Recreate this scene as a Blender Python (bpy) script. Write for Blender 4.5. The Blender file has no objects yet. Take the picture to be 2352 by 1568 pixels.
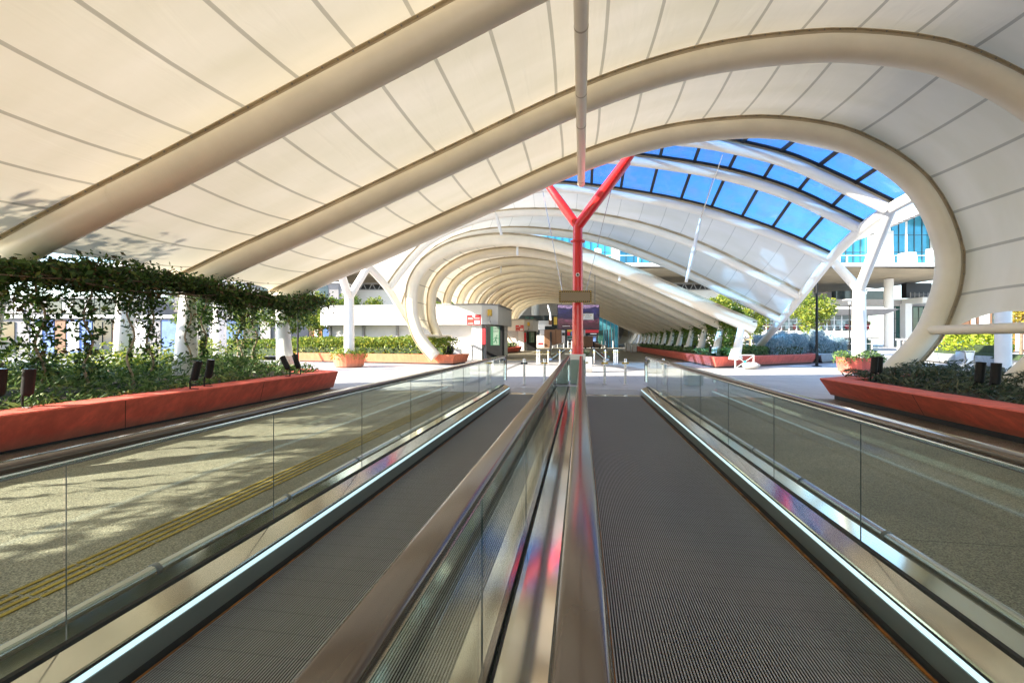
import bpy, math, random
import numpy as np
from mathutils import Vector, Matrix
random.seed(7); rng = np.random.default_rng(11)
scene = bpy.context.scene
C = scene.collection
R = math.radians

# ------------------------------------------------------------------ camera, sky, sun, exposure
YAW = math.atan(0.159)
cam_d = bpy.data.cameras.new('camera'); cam = bpy.data.objects.new('camera', cam_d); C.objects.link(cam)
cam.location = (0, 0, 1.3); cam.rotation_euler = (R(90), 0, YAW)
cam_d.sensor_width = 36; cam_d.lens = 36 * 1000 / 2352; cam_d.shift_y = -6 / 2352
cam_d.clip_start = 0.05; cam_d.clip_end = 3000
scene.camera = cam
SUN_EL, SUN_AZ = R(22.5), R(243)
w = bpy.data.worlds.new('World'); scene.world = w; w.use_nodes = True
nt = w.node_tree; nt.nodes.clear()
sky = nt.nodes.new('ShaderNodeTexSky'); sky.sky_type = 'NISHITA'; sky.sun_disc = False
sky.sun_elevation = SUN_EL; sky.sun_rotation = SUN_AZ; sky.air_density = 1.0; sky.dust_density = 0.6; sky.ozone_density = 2.0
bg = nt.nodes.new('ShaderNodeBackground'); bg.inputs['Strength'].default_value = 0.125
wo = nt.nodes.new('ShaderNodeOutputWorld')
nt.links.new(sky.outputs[0], bg.inputs[0]); nt.links.new(bg.outputs[0], wo.inputs[0])
sd = bpy.data.lights.new('sun', 'SUN'); sd.energy = 5.0; sd.angle = R(0.5); sd.color = (1.0, 0.9, 0.74)
so = bpy.data.objects.new('sun', sd); C.objects.link(so)
sdir = Vector((math.sin(SUN_AZ) * math.cos(SUN_EL), math.cos(SUN_AZ) * math.cos(SUN_EL), math.sin(SUN_EL)))
so.rotation_euler = sdir.to_track_quat('Z', 'Y').to_euler()
so.location = sdir * 50
vs = scene.view_settings
vs.view_transform = 'Standard'; vs.look = 'None'; vs.gamma = 1; vs.exposure = 2.05
scene.cycles.max_bounces = 10; scene.cycles.transparent_max_bounces = 24
scene.cycles.diffuse_bounces = 5; scene.cycles.glossy_bounces = 5; scene.cycles.transmission_bounces = 6
scene.cycles.caustics_reflective = False; scene.cycles.caustics_refractive = False
scene.cycles.sample_clamp_indirect = 6
scene.cycles.use_denoising = True

# ------------------------------------------------------------------ helpers
def at(u, v, d):
    """point d metres ahead of the photographer's spot, by bearing"""
    xc = (u - 1176) / 1000 * d; s, c = math.sin(YAW), math.cos(YAW)
    return Vector((-s * d + c * xc, c * d + s * xc, 1.3 + (778 - v) / 1000 * d))
def gnd(u, v, z=0.0):
    return at(u, v, (z - 1.3) * 1000 / (778 - v))

def mat(name, col, rough=0.5, metal=0.0, var=0.0, vscale=3.0, bump=0.0, bscale=40.0, spec=None, col2=None, coat=0.0, stretch=None, detail=4.0):
    m = bpy.data.materials.new(name); m.use_nodes = True
    n = m.node_tree.nodes; l = m.node_tree.links; b = n['Principled BSDF']
    b.inputs['Base Color'].default_value = (*col, 1); b.inputs['Roughness'].default_value = rough
    b.inputs['Metallic'].default_value = metal
    if spec is not None: b.inputs['Specular IOR Level'].default_value = spec
    if coat: b.inputs['Coat Weight'].default_value = coat
    if var or bump or col2:
        tc = n.new('ShaderNodeTexCoord'); mp = n.new('ShaderNodeMapping'); l.new(tc.outputs['Object'], mp.inputs[0])
        if stretch: mp.inputs['Scale'].default_value = stretch
    if var or col2:
        t = n.new('ShaderNodeTexNoise'); t.inputs['Scale'].default_value = vscale; t.inputs['Detail'].default_value = detail
        t.inputs['Roughness'].default_value = 0.6
        l.new(mp.outputs[0], t.inputs['Vector'])
        r = n.new('ShaderNodeValToRGB')
        c2 = col2 if col2 else tuple(max(0, c * (1 - var)) for c in col)
        c1 = col if col2 else tuple(min(1, c * (1 + var * 0.5)) for c in col)
        r.color_ramp.elements[0].color = (*c2, 1); r.color_ramp.elements[0].position = 0.35
        r.color_ramp.elements[1].color = (*c1, 1); r.color_ramp.elements[1].position = 0.65
        l.new(t.outputs[0], r.inputs[0]); l.new(r.outputs[0], b.inputs['Base Color'])
        mr = n.new('ShaderNodeMapRange'); mr.inputs['To Min'].default_value = max(0.02, rough * 0.8); mr.inputs['To Max'].default_value = min(1, rough * 1.25)
        l.new(t.outputs[0], mr.inputs[0]); l.new(mr.outputs[0], b.inputs['Roughness'])
    if bump:
        t2 = n.new('ShaderNodeTexNoise'); t2.inputs['Scale'].default_value = bscale; t2.inputs['Detail'].default_value = 5
        l.new(mp.outputs[0], t2.inputs['Vector'])
        bp = n.new('ShaderNodeBump'); bp.inputs['Strength'].default_value = bump; bp.inputs['Distance'].default_value = 0.01
        l.new(t2.outputs[0], bp.inputs['Height']); l.new(bp.outputs[0], b.inputs['Normal'])
    return m

def weather(m, h=0.5, dark=0.55, streak=0.35):
    n = m.node_tree.nodes; l = m.node_tree.links; b = n['Principled BSDF']; src = b.inputs['Base Color'].links[0].from_socket
    tc = n.new('ShaderNodeTexCoord'); mp = n.new('ShaderNodeMapping'); mp.inputs['Scale'].default_value = (5, 5, 0.6); l.new(tc.outputs['Object'], mp.inputs[0])
    t = n.new('ShaderNodeTexNoise'); t.inputs['Scale'].default_value = 1.3; t.inputs['Detail'].default_value = 8; t.inputs['Roughness'].default_value = 0.7; l.new(mp.outputs[0], t.inputs['Vector'])
    r = n.new('ShaderNodeValToRGB'); r.color_ramp.elements[0].position = 0.42; r.color_ramp.elements[1].position = 0.60
    r.color_ramp.elements[0].color = (1 - streak, 1 - streak, 1 - streak, 1); r.color_ramp.elements[1].color = (1, 1, 1, 1); l.new(t.outputs[0], r.inputs[0])
    mx = n.new('ShaderNodeMixRGB'); mx.blend_type = 'MULTIPLY'; mx.inputs[0].default_value = 1; l.new(src, mx.inputs[1]); l.new(r.outputs[0], mx.inputs[2])
    sx = n.new('ShaderNodeSeparateXYZ'); l.new(tc.outputs['Object'], sx.inputs[0]); t2 = n.new('ShaderNodeTexNoise'); t2.inputs['Scale'].default_value = 4; t2.inputs['Detail'].default_value = 6; l.new(tc.outputs['Object'], t2.inputs['Vector'])
    ad = n.new('ShaderNodeMath'); ad.operation = 'MULTIPLY_ADD'; ad.inputs[1].default_value = -0.22; l.new(t2.outputs[0], ad.inputs[0]); l.new(sx.outputs['Z'], ad.inputs[2])
    mr = n.new('ShaderNodeMapRange'); mr.inputs['From Min'].default_value = -0.06; mr.inputs['From Max'].default_value = 0.10; mr.inputs['To Min'].default_value = 0.5; mr.inputs['To Max'].default_value = 0; l.new(ad.outputs[0], mr.inputs[0])
    m2 = n.new('ShaderNodeMixRGB'); m2.inputs[2].default_value = (0.22, 0.17, 0.13, 1); l.new(mr.outputs[0], m2.inputs[0]); l.new(mx.outputs[0], m2.inputs[1]); l.new(m2.outputs[0], b.inputs['Base Color'])

def emis(name, col, st):
    m = bpy.data.materials.new(name); m.use_nodes = True
    b = m.node_tree.nodes['Principled BSDF']; b.inputs['Base Color'].default_value = (*col, 1)
    b.inputs['Emission Color'].default_value = (*col, 1); b.inputs['Emission Strength'].default_value = st
    return m

def membrane_mat(name, col, trans, var=0.06):
    m = bpy.data.materials.new(name); m.use_nodes = True
    n = m.node_tree.nodes; l = m.node_tree.links; n.clear()
    o = n.new('ShaderNodeOutputMaterial'); d = n.new('ShaderNodeBsdfDiffuse'); t = n.new('ShaderNodeBsdfTranslucent')
    g = n.new('ShaderNodeBsdfGlossy'); g.inputs['Roughness'].default_value = 0.45; g.inputs['Color'].default_value = (0.9, 0.9, 0.9, 1)
    mx = n.new('ShaderNodeMixShader'); mx.inputs[0].default_value = trans
    m2 = n.new('ShaderNodeMixShader'); m2.inputs[0].default_value = 0.03
    tc = n.new('ShaderNodeTexCoord'); mp = n.new('ShaderNodeMapping'); mp.inputs['Scale'].default_value = (0.5, 1.6, 0.5)
    ns = n.new('ShaderNodeTexNoise'); ns.inputs['Scale'].default_value = 0.8; ns.inputs['Detail'].default_value = 6
    l.new(tc.outputs['Object'], mp.inputs[0]); l.new(mp.outputs[0], ns.inputs['Vector'])
    r = n.new('ShaderNodeValToRGB'); r.color_ramp.elements[0].position = 0.3; r.color_ramp.elements[1].position = 0.7
    r.color_ramp.elements[0].color = (*[c * (1 - var * 2) for c in col[:2]], col[2] * (1 - var * 3), 1); r.color_ramp.elements[1].color = (*col, 1)
    l.new(ns.outputs[0], r.inputs[0])
    for x in (d, t): l.new(r.outputs[0], x.inputs['Color'])
    n2 = n.new('ShaderNodeTexNoise'); n2.inputs['Scale'].default_value = 1.7; n2.inputs['Detail'].default_value = 3; n2.inputs['Distortion'].default_value = 0.8
    mp2 = n.new('ShaderNodeMapping'); mp2.inputs['Scale'].default_value = (1.6, 0.35, 1.6); l.new(tc.outputs['Object'], mp2.inputs[0]); l.new(mp2.outputs[0], n2.inputs['Vector'])
    bp = n.new('ShaderNodeBump'); bp.inputs['Strength'].default_value = 0.35; bp.inputs['Distance'].default_value = 0.03; l.new(n2.outputs[0], bp.inputs['Height'])
    for x in (d, t, g): l.new(bp.outputs[0], x.inputs['Normal'])
    l.new(d.outputs[0], mx.inputs[1]); l.new(t.outputs[0], mx.inputs[2])
    l.new(mx.outputs[0], m2.inputs[1]); l.new(g.outputs[0], m2.inputs[2]); l.new(m2.outputs[0], o.inputs[0])
    return m

def glass_mat(name, tint, refl=1.0, rough=0.0, ior=1.5, dirt=0.0):
    m = bpy.data.materials.new(name); m.use_nodes = True
    n = m.node_tree.nodes; l = m.node_tree.links; n.clear()
    o = n.new('ShaderNodeOutputMaterial'); t = n.new('ShaderNodeBsdfTransparent'); t.inputs[0].default_value = (*tint, 1)
    g = n.new('ShaderNodeBsdfGlossy'); g.inputs['Roughness'].default_value = rough
    f = n.new('ShaderNodeFresnel'); ge = n.new('ShaderNodeNewGeometry'); ri = n.new('ShaderNodeMapRange')
    ri.inputs['To Min'].default_value = ior; ri.inputs['To Max'].default_value = 1 / ior
    l.new(ge.outputs['Backfacing'], ri.inputs[0]); l.new(ri.outputs[0], f.inputs['IOR'])
    mu = n.new('ShaderNodeMath'); mu.operation = 'MULTIPLY'; mu.inputs[1].default_value = refl
    mx = n.new('ShaderNodeMixShader'); l.new(f.outputs[0], mu.inputs[0]); l.new(mu.outputs[0], mx.inputs[0])
    l.new(t.outputs[0], mx.inputs[1]); l.new(g.outputs[0], mx.inputs[2])
    out = mx
    if dirt:
        df = n.new('ShaderNodeBsdfDiffuse'); df.inputs[0].default_value = (0.7, 0.72, 0.72, 1)
        tc = n.new('ShaderNodeTexCoord'); ns = n.new('ShaderNodeTexNoise'); ns.inputs['Scale'].default_value = 2.5; ns.inputs['Detail'].default_value = 8
        l.new(tc.outputs['Object'], ns.inputs['Vector'])
        mr = n.new('ShaderNodeMapRange'); mr.inputs['From Min'].default_value = 0.4; mr.inputs['From Max'].default_value = 0.8
        mr.inputs['To Max'].default_value = dirt; l.new(ns.outputs[0], mr.inputs[0])
        m3 = n.new('ShaderNodeMixShader'); l.new(mr.outputs[0], m3.inputs[0]); l.new(mx.outputs[0], m3.inputs[1]); l.new(df.outputs[0], m3.inputs[2]); out = m3
    l.new(out.outputs[0], o.inputs[0])
    return m

def leaf_mat(name, cols, trans=0.35, rough=0.5):
    m = bpy.data.materials.new(name); m.use_nodes = True
    n = m.node_tree.nodes; l = m.node_tree.links; n.clear()
    o = n.new('ShaderNodeOutputMaterial'); ge = n.new('ShaderNodeNewGeometry'); r = n.new('ShaderNodeValToRGB')
    e = r.color_ramp.elements
    while len(e) < len(cols): e.new(0.5)
    for i, c in enumerate(cols): e[i].position = i / (len(cols) - 1); e[i].color = (*c, 1)
    l.new(ge.outputs['Random Per Island'], r.inputs[0])
    p = n.new('ShaderNodeBsdfPrincipled'); p.inputs['Roughness'].default_value = rough; p.inputs['Specular IOR Level'].default_value = 0.35
    t = n.new('ShaderNodeBsdfTranslucent'); mx = n.new('ShaderNodeMixShader'); mx.inputs[0].default_value = trans
    l.new(r.outputs[0], p.inputs['Base Color']); l.new(r.outputs[0], t.inputs[0])
    l.new(p.outputs[0], mx.inputs[1]); l.new(t.outputs[0], mx.inputs[2]); l.new(mx.outputs[0], o.inputs[0])
    return m

class MB:
    """collects faces and builds ONE mesh object"""
    def __init__(s): s.v = []; s.f = []; s.m = []; s.mats = []
    def mi(s, m):
        if m not in s.mats: s.mats.append(m)
        return s.mats.index(m)
    def quadgrid(s, P, m=None, closed_u=False, fm=None):
        """P: array rows x cols x 3"""
        P = np.asarray(P, float); a, b = P.shape[:2]; o = len(s.v); s.v += [tuple(p) for p in P.reshape(-1, 3)]
        k = s.mi(m) if m else 0
        for i in range(a - 1):
            for j in range(b if closed_u else b - 1):
                j2 = (j + 1) % b
                s.f.append((o + i * b + j, o + i * b + j2, o + (i + 1) * b + j2, o + (i + 1) * b + j))
                s.m.append(fm(i, j) if fm else k)
    def poly(s, pts, m=None):
        o = len(s.v); s.v += [tuple(p) for p in pts]; s.f.append(tuple(range(o, o + len(pts)))); s.m.append(s.mi(m) if m else 0)
    def box(s, x0, x1, y0, y1, z0, z1, m=None, M=None):
        p = [Vector((x, y, z)) for z in (z0, z1) for y in (y0, y1) for x in (x0, x1)]
        if M is not None: p = [M @ q for q in p]
        o = len(s.v); s.v += [tuple(q) for q in p]; k = s.mi(m) if m else 0
        for f in ((0, 2, 3, 1), (4, 5, 7, 6), (0, 1, 5, 4), (2, 6, 7, 3), (0, 4, 6, 2), (1, 3, 7, 5)):
            s.f.append(tuple(o + i for i in f)); s.m.append(k)
    def bevbox(s, x0, x1, y0, y1, z0, z1, b=0.01, m=None, M=None):
        b = min(b, (x1 - x0) / 2.1, (y1 - y0) / 2.1, (z1 - z0) / 2.1)
        ring = lambda ix, z: [(x0 + ix, y0 + b), (x0 + b, y0 + ix), (x1 - b, y0 + ix), (x1 - ix, y0 + b), (x1 - ix, y1 - b), (x1 - b, y1 - ix), (x0 + b, y1 - ix), (x0 + ix, y1 - b)]
        rows = [[(x, y, z0) for x, y in ring(b, 0)], [(x, y, z0 + b) for x, y in ring(0, 0)], [(x, y, z1 - b) for x, y in ring(0, 0)], [(x, y, z1) for x, y in ring(b, 0)]]
        P = np.array(rows)
        if M is not None: P = np.array([[tuple(M @ Vector(q)) for q in row] for row in P])
        s.quadgrid(P, m, closed_u=True)
        s.poly(P[0][::-1], m); s.poly(P[3], m)
    def sweep(s, path, prof, binormal, m=None, cap=True, scale=None):
        """prof: list of (a along binormal, b along normal); normal = binormal x tangent"""
        path = [Vector(p) for p in path]; B = Vector(binormal).normalized(); rows = []
        for i, p in enumerate(path):
            t = (path[min(i + 1, len(path) - 1)] - path[max(i - 1, 0)]).normalized()
            N = B.cross(t).normalized(); B2 = t.cross(N).normalized(); k = scale[i] if scale else 1
            rows.append([tuple(p + B2 * a * k + N * b * k) for a, b in prof])
        s.quadgrid(rows, m, closed_u=True)
        if cap: s.poly(rows[0][::-1], m); s.poly(rows[-1], m)
    def tube(s, path, r, m=None, n=16, rs=None, cap=True):
        path = [Vector(p) for p in path]
        t0 = (path[-1] - path[0]); 
        if t0.length < 1e-6: t0 = path[1] - path[0]
        a = Vector((0, 0, 1)) if abs(t0.normalized().z) < 0.9 else Vector((0, 1, 0))
        prev = None; rows = []
        for i, p in enumerate(path):
            t = (path[min(i + 1, len(path) - 1)] - path[max(i - 1, 0)]).normalized()
            if prev is None: N = t.cross(a).normalized()
            else: N = (prev - t * prev.dot(t)).normalized()
            prev = N; B = t.cross(N); rr = rs[i] if rs is not None else r
            rows.append([tuple(p + (N * math.cos(2 * math.pi * k / n) + B * math.sin(2 * math.pi * k / n)) * rr) for k in range(n)])
        s.quadgrid(rows, m, closed_u=True)
        if cap: s.poly(rows[0][::-1], m); s.poly(rows[-1], m)
    def lathe(s, c, prof, n=20, m=None, M=None):
        """prof: list of (radius, z)"""
        rows = [[(c[0] + r * math.cos(2 * math.pi * k / n), c[1] + r * math.sin(2 * math.pi * k / n), c[2] + z) for k in range(n)] for r, z in prof]
        if M is not None: rows = [[tuple(M @ Vector(q)) for q in r_] for r_ in rows]
        s.quadgrid(rows, m, closed_u=True); s.poly(rows[0][::-1], m); s.poly(rows[-1], m)
    def build(s, name, m=None, parent=None, smooth=False, kind=None):
        me = bpy.data.meshes.new(name); me.from_pydata(s.v, [], s.f); me.update()
        ms = s.mats if s.mats else [m]
        for q in ms: me.materials.append(q)
        if len(ms) > 1: me.polygons.foreach_set('material_index', s.m)
        if smooth:
            me.polygons.foreach_set('use_smooth', [True] * len(me.polygons))
            try: me.set_sharp_from_angle(angle=R(40))
            except Exception: pass
        o = bpy.data.objects.new(name, me); C.objects.link(o)
        if parent: o.parent = parent
        if kind: o['kind'] = kind
        return o

def tag(o, label=None, cat=None, group=None, kind=None):
    if label: o['label'] = label
    if cat: o['category'] = cat
    if group: o['group'] = group
    if kind: o['kind'] = kind
    return o
def empty(name, loc=(0, 0, 0), rz=0, label=None, cat=None, group=None):
    o = bpy.data.objects.new(name, None); C.objects.link(o); o.location = loc; o.rotation_euler = (0, 0, rz); o.empty_display_size = 0.2
    return tag(o, label, cat, group)
def kids(o): return [c for c in bpy.data.objects if c.parent == o]
def dup(o, loc, rz=None, label=None, parent=None, _top=True):
    c = o.copy(); C.objects.link(c)
    if _top:
        c.location = loc
        if rz is not None: c.rotation_euler = (0, 0, rz)
        if label: c['label'] = label
    else: c.parent = parent
    for k in kids(o): dup(k, None, parent=c, _top=False)
    return c

def smooth_path(pts, n):
    """Catmull-Rom through points, resampled to n equal arc steps"""
    P = np.array(pts, float); Q = np.vstack([2 * P[0] - P[1], P, 2 * P[-1] - P[-2]]); out = []
    for i in range(1, len(Q) - 2):
        for t in np.linspace(0, 1, 12, endpoint=False):
            a, b, c, d = Q[i - 1:i + 3]
            out.append(0.5 * (2 * b + (c - a) * t + (2 * a - 5 * b + 4 * c - d) * t * t + (3 * b - a - 3 * c + d) * t ** 3))
    out.append(Q[-2]); out = np.array(out)
    for _ in range(6): out[1:-1] = (out[:-2] + 2 * out[1:-1] + out[2:]) / 4
    L = np.r_[0, np.cumsum(np.linalg.norm(np.diff(out, axis=0), axis=1))]
    s = np.linspace(0, L[-1], n)
    return np.stack([np.interp(s, L, out[:, k]) for k in range(out.shape[1])], 1)

def leaves(name, pts, size, m, parent=None, aspect=0.45, up=0.0, droop=None, kind=None, dirs=None, jitter=0.35):
    """pts Nx3; pointed leaf of 4 verts folded along nothing, random orientation"""
    pts = np.asarray(pts, float); N = len(pts)
    if dirs is None:
        a = rng.normal(size=(N, 3)); a[:, 2] += up
    else: a = dirs + rng.normal(size=(N, 3)) * jitter
    a /= np.linalg.norm(a, axis=1)[:, None]
    b = rng.normal(size=(N, 3)); b -= (b * a).sum(1)[:, None] * a; b /= np.linalg.norm(b, axis=1)[:, None]
    s = (size * rng.uniform(0.35, 1.5, N))[:, None]
    V = np.empty((N, 4, 3)); V[:, 0] = pts - a * s * 0.5; V[:, 2] = pts + a * s * 0.5
    V[:, 1] = pts + b * s * aspect * 0.5 - a * s * 0.08; V[:, 3] = pts - b * s * aspect * 0.5 - a * s * 0.08
    me = bpy.data.meshes.new(name); me.vertices.add(N * 4); me.vertices.foreach_set('co', V.ravel())
    me.loops.add(N * 4); me.loops.foreach_set('vertex_index', np.arange(N * 4, dtype=np.int32))
    me.polygons.add(N); me.polygons.foreach_set('loop_start', np.arange(0, N * 4, 4, dtype=np.int32)); me.polygons.foreach_set('loop_total', np.full(N, 4, dtype=np.int32))
    me.update(calc_edges=True); me.materials.append(m)
    o = bpy.data.objects.new(name, me); C.objects.link(o)
    if parent: o.parent = parent
    if kind: o['kind'] = kind
    return o

def text(name, s, size, m, parent, M, ext=0.002, align='CENTER'):
    cu = bpy.data.curves.new(name, 'FONT'); cu.body = s; cu.size = size; cu.extrude = ext; cu.align_x = align; cu.align_y = 'CENTER'
    cu.materials.append(m); o = bpy.data.objects.new(name, cu); C.objects.link(o); o.parent = parent
    bpy.context.view_layer.update()
    me = bpy.data.meshes.new_from_object(o.evaluated_get(bpy.context.evaluated_depsgraph_get()))
    bpy.data.objects.remove(o); o = bpy.data.objects.new(name, me); C.objects.link(o); o.parent = parent
    o.matrix_local = M; return o

# ------------------------------------------------------------------ materials
M = {}
M['membrane'] = membrane_mat('membrane', (0.83, 0.765, 0.64), 0.155)
M['membrane_white'] = membrane_mat('membrane_white', (0.80, 0.79, 0.77), 0.24)
M['seam'] = membrane_mat('seam', (0.50, 0.46, 0.38), 0.15)
M['tube'] = mat('tube', (0.82, 0.745, 0.60), 0.36, var=0.07, vscale=1.2)
M['clamp'] = mat('clamp', (0.52, 0.44, 0.32), 0.5, var=0.2, vscale=2)
M['white_tube'] = mat('white_tube', (0.80, 0.79, 0.76), 0.35, var=0.05, vscale=1.5)
M['white_paint'] = mat('white_paint', (0.78, 0.78, 0.76), 0.5, var=0.05, vscale=1.0)
M['red_post'] = mat('red_post', (0.74, 0.018, 0.022), 0.28, var=0.1, vscale=1.2, coat=0.4)
M['red_concrete'] = mat('red_concrete', (0.84, 0.155, 0.105), 0.72, var=0.16, vscale=2.4, bump=0.15, bscale=60)
M['coral_concrete'] = mat('coral_concrete', (0.74, 0.15, 0.11), 0.7, var=0.15, vscale=2.0, bump=0.12, bscale=60)
M['orange_concrete'] = mat('orange_concrete', (0.76, 0.21, 0.10), 0.7, var=0.15, vscale=1.5, bump=0.12, bscale=60)
M['grey_concrete'] = mat('grey_concrete', (0.42, 0.45, 0.47), 0.75, var=0.12, vscale=1.5)
for k_ in ('red_concrete', 'coral_concrete', 'orange_concrete', 'grey_concrete'): weather(M[k_], streak=0.2)
M['steel'] = mat('steel', (0.62, 0.63, 0.63), 0.2, 1.0, var=0.10, vscale=2.0, stretch=(6, 0.4, 6), bump=0.02, bscale=30)
M['deck'] = mat('deck', (0.74, 0.70, 0.63), 0.10, 1.0, var=0.05, vscale=1.3, stretch=(5, 0.5, 5))
M['landing'] = mat('landing', (0.60, 0.61, 0.66), 0.32, 0.35, var=0.06, vscale=2)
M['bollard_steel'] = mat('bollard_steel', (0.78, 0.78, 0.78), 0.22, 0.75)
M['skirt'] = mat('skirt', (0.30, 0.33, 0.32), 0.3, 0.7, var=0.1, vscale=2, stretch=(1, 0.3, 1))
M['rubber'] = mat('rubber', (0.075, 0.054, 0.042), 0.15, var=0.3, vscale=3, spec=1.0, stretch=(1, 0.25, 1))
M['black'] = mat('black', (0.015, 0.015, 0.017), 0.45)
M['black_metal'] = mat('black_metal', (0.008, 0.0085, 0.009), 0.55, spec=0.25)
M['gasket'] = mat('gasket', (0.02, 0.02, 0.02), 0.6)
M['brush'] = mat('brush', (0.36, 0.13, 0.015), 0.8, col2=(0.03, 0.015, 0.008), vscale=9, stretch=(1, 0.6, 1))
M['led'] = emis('led', (0.66, 0.92, 1.0), 0.21)
M['yellow'] = mat('yellow', (0.72, 0.48, 0.04), 0.6, var=0.3, vscale=9)
M['soil'] = mat('soil', (0.06, 0.045, 0.03), 0.95, var=0.4, vscale=10, bump=0.6, bscale=30)
M['bark'] = mat('bark', (0.16, 0.12, 0.08), 0.9, var=0.4, vscale=12, bump=0.6, bscale=25)
M['stem'] = mat('stem', (0.34, 0.27, 0.18), 0.8, var=0.3, vscale=14)
M['stake'] = mat('stake', (0.55, 0.40, 0.22), 0.8, var=0.2, vscale=6)
M['wall_grey'] = mat('wall_grey', (0.52, 0.50, 0.50), 0.8, var=0.1, vscale=1)
M['wall_dark'] = mat('wall_dark', (0.26, 0.25, 0.26), 0.8, var=0.1, vscale=1)
M['roof_grey'] = mat('roof_grey', (0.13, 0.13, 0.14), 0.6, var=0.1)
M['concrete'] = mat('concrete', (0.50, 0.42, 0.29), 0.85, col2=(0.38, 0.32, 0.22), vscale=0.35, bump=0.4, bscale=3, detail=8)
M['facade_glass'] = mat('facade_glass', (0.05, 0.36, 0.52), 0.06, 0.0, var=0.25, vscale=0.25, spec=1.0)  # blue base colour stands in for sky reflected in the glass
M['facade_glass'].node_tree.nodes['Principled BSDF'].inputs['Metallic'].default_value = 0.35
M['green_glass'] = mat('green_glass', (0.03, 0.10, 0.085), 0.08, 0.0, var=0.3, vscale=0.4, spec=1.0)
M['dark_glass'] = mat('dark_glass', (0.03, 0.05, 0.06), 0.08, var=0.3, vscale=0.5, spec=1.0)
M['bal_glass'] = glass_mat('bal_glass', (0.90, 0.955, 0.925), 1.0, 0.0, 1.42)
M['glass_edge'] = mat('glass_edge', (0.04, 0.06, 0.055), 0.3)
M['roof_glass'] = glass_mat('roof_glass', (0.37, 0.60, 0.86), 0.8, 0.0, 1.45, dirt=0.24)
M['clear_glass'] = glass_mat('clear_glass', (0.8, 0.9, 0.9), 1.0, 0.0, 1.5)
M['sign_red'] = mat('sign_red', (0.60, 0.03, 0.04), 0.4)
M['sign_white'] = mat('sign_white', (0.80, 0.80, 0.80), 0.4)
M['sign_tan'] = mat('sign_tan', (0.31, 0.245, 0.165), 0.6)
M['sign_green'] = mat('sign_green', (0.02, 0.10, 0.05), 0.4)
M['sign_pale'] = mat('sign_pale', (0.17, 0.24, 0.19), 0.4)
M['panel_green'] = mat('panel_green', (0.22, 0.30, 0.26), 0.25, var=0.1, vscale=2)
M['orange_paint'] = mat('orange_paint', (0.65, 0.22, 0.06), 0.6, var=0.15)
M['blue_paint'] = mat('blue_paint', (0.12, 0.22, 0.52), 0.5, var=0.2)
M['teal_paint'] = mat('teal_paint', (0.05, 0.48, 0.55), 0.5)
M['yellow_paint'] = mat('yellow_paint', (0.62, 0.40, 0.05), 0.5)
M['brown_paint'] = mat('brown_paint', (0.20, 0.10, 0.05), 0.6, var=0.1)
M['zinc'] = mat('zinc', (0.30, 0.30, 0.31), 0.5, 0.3, var=0.1, vscale=1.5)
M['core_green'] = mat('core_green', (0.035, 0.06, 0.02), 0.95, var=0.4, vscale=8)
M['leaf_vine'] = leaf_mat('leaf_vine', [(0.10, 0.06, 0.025), (0.012, 0.035, 0.008), (0.02, 0.055, 0.012), (0.03, 0.075, 0.015), (0.04, 0.09, 0.02), (0.055, 0.12, 0.025), (0.08, 0.15, 0.03), (0.16, 0.20, 0.05)], 0.35)
M['leaf_juniper'] = leaf_mat('leaf_juniper', [(0.035, 0.085, 0.025), (0.07, 0.15, 0.04), (0.14, 0.24, 0.07), (0.24, 0.31, 0.11)], 0.25)
M['leaf_juniper_grey'] = leaf_mat('leaf_juniper_grey', [(0.02, 0.045, 0.03), (0.05, 0.08, 0.05), (0.09, 0.115, 0.07), (0.12, 0.12, 0.06)], 0.2)
M['leaf_hedge'] = leaf_mat('leaf_hedge', [(0.05, 0.11, 0.015), (0.12, 0.20, 0.025), (0.24, 0.29, 0.035), (0.36, 0.36, 0.05)], 0.35)
M['leaf_lime'] = leaf_mat('leaf_lime', [(0.12, 0.20, 0.02), (0.26, 0.34, 0.03), (0.42, 0.46, 0.04)], 0.35)
M['leaf_tree'] = leaf_mat('leaf_tree', [(0.03, 0.07, 0.012), (0.07, 0.14, 0.02), (0.15, 0.22, 0.03), (0.26, 0.28, 0.04)], 0.35)
M['leaf_gold'] = leaf_mat('leaf_gold', [(0.10, 0.13, 0.02), (0.24, 0.22, 0.03), (0.42, 0.32, 0.04), (0.50, 0.26, 0.04)], 0.35)
M['leaf_lavender'] = leaf_mat('leaf_lavender', [(0.13, 0.22, 0.25), (0.24, 0.37, 0.42), (0.36, 0.50, 0.55), (0.52, 0.58, 0.64)], 0.35)

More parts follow.
